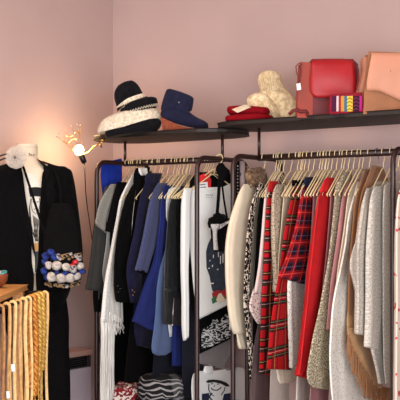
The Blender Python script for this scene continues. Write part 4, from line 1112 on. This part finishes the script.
# sections swept from the top line down the shaft and forward into the toe
sec = [((180.8, 91.6), 13.4, .034, .36), ((179.6, 95.5), 14.2, .038, .3), ((178.2, 101.5), 15.1, .042, .18), ((176.6, 107.5), 15.8, .043, .08), ((175.8, 113), 16.2, .041, 0)]
m = M(); rings = []
def secring(c, hw, dp, tilt, n=28):
    o = px(c[0], c[1], BDp); w = hw*BDp/F; out = []
    for j in range(n):
        a = 2*PI*j/n; p = o+RT*w*math.cos(a)+VD*dp*math.sin(a)*(1 if abs(math.cos(a)) < .95 else .8); p.z -= tilt*w*math.cos(a); out.append(p)
    return out
for c, hw, dp, tl_ in sec: rings.append(secring(c, hw, dp, tl_))
m.grid(rings); build('shaft', m, m_boot, boot, sub=1)
fo = M(); rings = []
for x, yt, yb, dp in ((160.3, 113, 117.5, .018), (162, 109, 119, .03), (165, 105, 120.5, .037), (170, 103, 122, .041), (178, 104, 124.5, .043), (186, 108, 126.5, .043), (192, 114.5, 127.8, .044), (198, 118, 128.4, .045), (203, 120, 128.6, .041), (206.5, 122, 128.5, .032), (208.6, 124.4, 128, .016)):
    o = px(x, (yt+yb)/2, BDp); h = (yb-yt)/2*BDp/F
    rings.append([o+VD*dp*math.copysign(abs(math.cos(2*PI*j/20))**.8, math.cos(2*PI*j/20))+UP*h*math.copysign(abs(math.sin(2*PI*j/20))**.8, math.sin(2*PI*j/20)) for j in range(20)])
build('foot', fo.grid(rings), m_boot, boot, sub=1)
wp = [(160.2, 116.5), (164, 118.5), (170, 121), (177, 124.3), (184, 127), (192, 128.2), (208, 128), (208, zs), (163, zs)]
build('wedge_heel', M().prism([px(x, min(y, zs), BDp-.042) for x, y in wp], VD*.084), m_wedge, boot, smooth=False, label='brown stacked wedge heel')
build('button', M().ball(px(179, 102.5, BDp-.045), .005, 8), m_silver, boot)
sm = M(); sm.tube([px(x, y, BDp-.0445) for x, y in ((163.5, 110), (170, 108), (177, 109.5), (184, 112), (190, 114))], .0018, 5); sm.tube([px(x, y, BDp-.0445) for x, y in ((172, 93), (172.5, 101), (175, 108))], .0016, 5)
build('seam', sm, m_boot, boot)

# folded red knits
def cushion(rows, d, mat, name, par, sq=.8, dep=.12, tilt=0, bump=.004):
    rings = []
    for c, y, w, dp in interp(rows, 1.5):
        rg = ring(c, y, d, w, dp, 40, tilt=tilt, sq=sq)
        rings.append([p+Vector((noise.noise(p*18), noise.noise(p*18+Vector((5, 0, 0))), noise.noise(p*22+Vector((0, 7, 0)))))*bump for p in rg])
    return build(name, M().grid(rings), mat, par)
RD = 5.0
m_rk = plain('wine_red_knit', (138, 18, 28), rough=1, var=.12, scale=50, spec=.05)
zr = HZ-(ZSR-EYE)*F/RD
rbase = px(249, zr, RD)
f1 = thing('folded_knit', (rbase.x, rbase.y, ZSR), 'dark red folded knit lying at the bottom of the red pile', 'folded clothes', 'red folded knits on the right shelf')
cushion([(249, zr-7.2, 16, .08), (249, zr-6.8, 22, .09), (249, zr-4, 24, .1), (249, zr-1, 23, .095), (249, zr+.2, 20, .09)], RD, m_rk, 'fabric', f1)
f2 = thing('folded_knit', (rbase.x, rbase.y, px(249, zr-7.4, RD).z), 'dark red folded knit with a pale paper tag, on top of the red pile', 'folded clothes', 'red folded knits on the right shelf')
cushion([(248, zr-15.5, 12, .06), (248, zr-14.6, 20, .08), (248.5, zr-11.5, 21.6, .09), (249, zr-8, 20, .085), (249, zr-7.4, 17, .08)], RD, m_rk, 'fabric', f2, tilt=-.03)
build('paper_tag', M().prism([px(x, y, RD-dd) for x, y, dd in ((232, 109.5, .1), (245, 104.6, .075), (251, 107.2, .1), (237.5, 112.8, .118))], UP*.0015+VD*.001), plain('cream_paper', (226, 212, 186), bump=0), f2, smooth=False, label='pale paper tag')
# cream knitted heap
m_ck = knit('cream_chunky_knit', (240, 222, 186), (206, 182, 140), 45, kind='Object', stretch=(1, 1, 1), bump=.7)
KD = 5.16
zk = HZ-(ZSR-EYE)*F/KD
kb = px(272, zk, KD)
ck = thing('knit_hat', (kb.x, kb.y, ZSR), 'cream chunky knitted hat with its top folded up, beside the red knits', 'hat')
def blob(rows, d, name, bump=.006):
    rings = []
    for c, y, w, dp in interp(rows, 1.5):
        rg = ring(c, y, d, w, dp, 44)
        out = []
        for j, p in enumerate(rg):
            q = Vector((noise.noise(p*16), noise.noise(p*16+Vector((5, 0, 0))), noise.noise(p*16+Vector((0, 7, 0)))))*bump
            k = 1+.025*math.sin(j*44/44*2*PI/4)
            out.append(p+q)
        rings.append(out)
    return build(name, M().grid(rings), m_ck, ck)
blob([(270, 70.3, 2, .01), (270, 71.5, 7, .035), (269.5, 76, 10.8, .05), (270, 83, 12, .055), (273, 90, 14, .06), (278, 98, 16.5, .07), (282, 106, 18, .075), (283, 113, 18.5, .08), (283, zk, 17.5, .08)], KD, 'crown')
blob([(259, 93.3, 3, .02), (259, 95, 8, .045), (259.5, 100, 12.5, .06), (262, 106, 15, .07), (264, 113, 17, .08), (265, zk, 16, .08)], KD-.05, 'turn_up')
m_rib = M()
for k in range(9):
    y0 = 73+abs(k-4)*1.2
    m_rib.tube([px(261.5+k*2.1, y0+1, KD-.05), px(261+k*2.2, 82, KD-.058), px(263.5+k*2.2, 91, KD-.063)], .0028, 6)
for k in range(8):
    m_rib.tube([px(249+k*2.4, 101-k*.4, KD-.107+abs(k-4)*.004), px(254+k*2.6, 107, KD-.122+abs(k-4)*.003), px(259+k*2.7, 114, KD-.13+abs(k-4)*.003)], .0026, 6)
build('knit_rib', m_rib, m_ck, ck)

# red satchel
m_redlea = plain('red_leather', (176, 16, 28), rough=.5, var=.12, scale=9, coat=0, bump=.2)
m_dred = plain('dark_red_leather', (120, 14, 28), rough=.6, var=.3, scale=14, bump=.2); m_orlea = plain('orange_red_leather', (158, 46, 18), rough=.55, var=.2, scale=12)
m_cord = plain('dark_red_cord', (110, 26, 28), rough=.6)
SD = 4.68
zsr = HZ-(ZSR-EYE)*F/SD
sp_ = px(331, zsr, SD)
sat = thing('satchel', (sp_.x, sp_.y, ZSR), 'red leather satchel with a big rounded front flap and a tassel cord', 'bag')
build('bag_body', M().prism([px(x, y, SD) for x, y in ((309, zsr), (310, 64), (313, 61), (352, 61), (356, 65), (356, zsr))], VD*.1), m_dred, sat, bevel=.012, smooth=False, label='dark red body')
build('side_gusset', M().prism([px(x, y, SD-.004) for x, y in ((299, zsr), (300.5, 85), (302, 64), (309, 64.5), (311, 80), (310.5, zsr))], VD*.09), m_orlea, sat, bevel=.01, smooth=False, label='orange red leather side')
fl = M(); rings = []
cols = []
for i in range(13):
    t_ = i/12; y = 60+ (97.5-60)*t_
    xl = 312+(-1.8)*min(1, t_*2)+ (0 if t_ < .8 else 5*((t_-.8)/.2)**2); xr = 353.5+2.5*min(1, t_*2) - (0 if t_ < .8 else 4*((t_-.8)/.2)**2)
    row = [px(xl+(xr-xl)*q/12, y - (.6 if 2 < q < 10 else 0)*(1-t_), SD-.014-.016*math.sin(PI*min(1, t_*1.1))**1*math.sin(PI*(q/12*.8+.1)) + (.02 if i == 0 else 0)) for q in range(13)]
    cols.append(row)
fl.grid([[c+VD*.09 for c in cols[0]]]+cols, closed=False, caps=False)
build('flap', fl, m_redlea, sat, solid=.004, label='bright red leather flap')
cdm = M(); cdm.tube([px(x, y, SD-.01) for x, y in ((302, 65), (299, 63), (296, 66), (296.5, 73), (299, 77), (300, 81), (298.5, 84))], .0026, 6); cdm.tube([px(x, y, SD-.012) for x, y in ((300, 66), (301, 72), (299.5, 78), (298, 84))], .0026, 6)
cd = build('tassel_cord', cdm, m_cord, sat, label='dark red looped cord')
build('tag', M().prism([px(x, y, SD-.014) for x, y in ((296.3, 83.5), (300.3, 83), (301.2, 89.5), (297, 90.4))], VD*.003), m_label, cd, smooth=False, label='small white tag')
put(build('leather_strap', M().tube([px(x, y, SD-.05) for x, y in ((289, 114.5), (293, 110.5), (297, 109.5), (301, 112), (306, 111), (308, 114.5))], .008, 8), m_dred), 'dark red leather strap coiled on the shelf left of the satchel', 'strap')
# little embroidered purse
PD = 4.55
zp = HZ-(ZSR-EYE)*F/PD
pc0 = px(346, zp, PD)
pu = thing('purse', (pc0.x, pc0.y, ZSR), 'small woven purse with yellow, blue and purple chevron bands', 'purse')
yb_, yt_ = zp, zp-18.5
build('purse_body', M().prism([px(x, y, PD) for x, y in ((330.5, yb_), (331, yt_+1), (361.5, yt_-1), (362.5, yb_-.4))], VD*.03), plain('dark_red_weave', (140, 24, 44), rough=.85), pu, bevel=.004, smooth=False)
def pband(x0, x1, colr, n, th=.003, y0=None, y1=None):
    mm = M(); mm.prism([px(x, y, PD) for x, y in ((x0, y1 or yb_-1.2), (x0+.15, y0 or yt_+2), (x1+.15, y0 or yt_+1.7), (x1, y1 or yb_-1.2))], -VD*th)
    return build(n, mm, plain('weave_%d_%d_%d' % colr, colr, rough=.85, scale=90), pu, smooth=False)
for x0, x1, c in ((331.6, 336, (74, 24, 60)), (336.3, 338.4, (226, 204, 208)), (338.6, 340.6, (170, 30, 50)), (340.8, 344, (206, 150, 60)), (344, 346.8, (44, 116, 146)), (346.8, 352.6, (236, 198, 70)), (352.8, 359.2, (62, 18, 54)), (359.4, 362, (206, 50, 140))):
    pband(x0, x1, c, 'woven_band')
ch = M(); ch2 = M()
for k in range(4):
    y = yt_+3.6+k*3.6
    for mm, x0, x1 in ((ch, 346.8, 352.4), (ch2, 353, 359)):
        mm.tube([px(x0, y+1.8, PD-.0035), px((x0+x1)/2, y, PD-.0035), px(x1, y+1.8, PD-.0035)], .0019, 5)
build('chevron_stitch', ch, plain('green_thread', (120, 110, 50)), pu); build('chevron_stitch', ch2, plain('rose_thread', (150, 60, 90)), pu)
ts = M()
for k in range(7): ts.tube([px(361, zp-2, PD-.005), px(366, zp-3+k*.5, PD-.01), px(372+k*.6, zp-1.5+k*.28, PD-.01-k*.002)], .0022, 5)
build('tassel', ts, plain('red_thread', (200, 26, 36)), pu, label='bright red tassel')
# tan leather bags
m_tan = plain('pink_tan_leather', (214, 150, 122), rough=.6, var=.08, scale=8, bump=.15); m_tan2 = plain('brown_tan_leather', (164, 104, 62), rough=.6, var=.15, scale=10, bump=.15); m_tan3 = plain('wrinkled_tan_leather', (204, 136, 108), rough=.45, var=.2, scale=14, bump=.5)
TD = 4.5
zt_ = HZ-(ZSR-EYE)*F/TD
tq = px(395, zt_, TD)
tbag = thing('leather_bag', (tq.x, tq.y, ZSR), 'large pinkish tan leather bag with a slanting front flap', 'bag')
build('bag_body', M().prism([px(x, y, TD) for x, y in ((366, zt_), (367, 88), (371, 54), (425, 56), (428, zt_))], VD*.1), m_tan2, tbag, bevel=.012, smooth=False, label='brown tan body')
fl = M(); cols = []
for i in range(11):
    t_ = i/10; row = []
    for q in range(15):
        u = q/14; xl = 371.5-5*min(1, t_*1.3); xr = 426
        x = xl+(xr-xl)*u; ybot = 90.5+max(0, (u-.2))*27
        y = 53.6+(ybot-53.6)*t_
        row.append(px(x, y, TD-.012-.014*math.sin(PI*min(1, t_*1.05))))
    cols.append(row)
fl.grid([[c+VD*.09 for c in cols[0]]]+cols, closed=False, caps=False)
build('flap', fl, m_tan, tbag, solid=.004, label='pinkish tan slanting flap')
build('stud', M().ball(px(390.5, 71, TD-.028), .0032, 8), plain('red_stud', (160, 30, 30)), tbag)
tq = px(362, zt_, TD+.13)
tb2 = thing('leather_bag', (tq.x, tq.y, ZSR), 'narrow wrinkled tan leather bag between the red satchel and the large tan bag', 'bag')
sl = M(); rings = []
for y, xl, xr in interp([(57.5, 361.5, 370), (60, 361, 371), (68, 361, 371), (76, 360, 370.5), (84, 357.5, 369.5), (92, 355.5, 369), (100, 355, 369), (zt_+1.5, 355, 369)], 2) if False else [(57.5, 361.8, 370), (59, 361, 371), (68, 361, 371), (74, 361, 370), (78, 359.5, 370.5), (84, 357.5, 369.5), (92, 355.5, 369), (100, 356, 369), (zt_+1.2, 356.5, 369)]:
    rings.append(ring((xl+xr)/2, y, TD+.13, (xr-xl)/2, .04, 24, sq=.7))
build('bag_body', sl.grid(rings), m_tan3, tb2, sub=1)
build('strap', M().tube([px(x, y, TD+.09) for x, y in ((356.5, 66), (358.5, 70), (358.5, 80), (356, 90))], .004, 6), m_cord, tb2, label='dark strap')

# ------------------------------------------------------------------ folded things on the lower shelf
ZL = .45
def heap(name, label, cat, x, d, rows, mat, group, parts=()):
    zz = HZ+(EYE-ZL)*F/d; q = px(x, zz, d)
    t = thing(name, (q.x, q.y, ZL), label, cat, group)
    cushion([(c, zz-h, w, dp) for c, h, w, dp in rows], d, mat, 'fabric', t, bump=.022)
    return t
GR = 'folded clothes on the lower shelf'
heap('folded_blanket', 'black and white checked cloth folded on the lower shelf', 'folded clothes', 163, 5.22, [(163, 28, 12, .08), (162, 26, 19, .11), (161, 20, 22, .13), (162, 10, 22, .135), (162, 0, 21, .13)], m_plaid, GR)
heap('folded_scarf', 'red and white patterned scarf heaped on the lower shelf behind the shawl fringe', 'scarf', 126, 5.36, [(126, 14, 8, .06), (126, 12, 13, .09), (126, 7, 15, .1), (126, 0, 14, .1)], spots('red_white_pattern', (206, 196, 190), (120, 26, 36), 60, .52, kind='Object'), GR)
heap('folded_cloth', 'small blue folded cloth next to the red and white scarf', 'folded clothes', 110, 5.42, [(110, 14, 3, .03), (110, 12, 5, .05), (110, 6, 6, .05), (110, 0, 5.6, .05)], m_royal, GR)


# ------------------------------------------------------------------ light
def area(name, loc, rot, size, size_y, power, col):
    l = bpy.data.lights.new(name, 'AREA'); l.shape = 'RECTANGLE'; l.size = size; l.size_y = size_y
    l.energy = power; l.color = col
    o = bpy.data.objects.new(name, l); COL.objects.link(o); o.location = loc; o.rotation_euler = rot
    return o
area('side_window_daylight', (XR-.02, -4.1, 1.25), (R(90), 0, R(90)), 3.8, 1.8, 290, (.94, .97, 1))
area('shop_window_daylight', (1.7, YF+.05, 1.25), (R(90), 0, 0), 3.6, 1.9, 140, (.94, .97, 1))
area('ceiling_lamp_light', (.3, -1.7, ZC-.03), (0, 0, 0), .6, .6, 30, (1, .72, .5))
fm_ = M()
for z in (.3, 2.2): fm_.box((XR-.02, -4.1, z), (.04, 3.95, .07))
for y in (-6.04, -2.16): fm_.box((XR-.02, y, 1.25), (.04, .07, 1.95))
structure('added_window_frame_1', fm_, m_ceil, smooth=False)  # unseen frame, added around the area light on the right wall
fm_ = M()
for z in (.25, 2.25): fm_.box((1.7, YF+.02, z), (3.75, .04, .07))
for x in (-.14, 3.54): fm_.box((x, YF+.02, 1.25), (.07, .04, 2.05))
structure('added_window_frame_2', fm_, m_ceil, smooth=False)  # unseen frame, added around the area light in the open front
w = bpy.data.worlds.new('world'); SC.world = w; w.use_nodes = True
w.node_tree.nodes['Background'].inputs[0].default_value = (.75, .85, 1, 1)
w.node_tree.nodes['Background'].inputs[1].default_value = .8

# ------------------------------------------------------------------ camera
cam = bpy.data.cameras.new('camera'); cam.sensor_width = 36; cam.lens = F*36/400; cam.shift_y = (HZ-200)/400
cam.clip_start = .05
co = bpy.data.objects.new('camera', cam); COL.objects.link(co)
co.location = CAM; co.rotation_euler = (R(90), 0, math.atan2(RY, RX))
SC.camera = co
SC.view_settings.view_transform = 'Standard'; SC.view_settings.look = 'None'
SC.view_settings.gamma = 1; SC.view_settings.use_curve_mapping = False
SC.view_settings.exposure = -.2
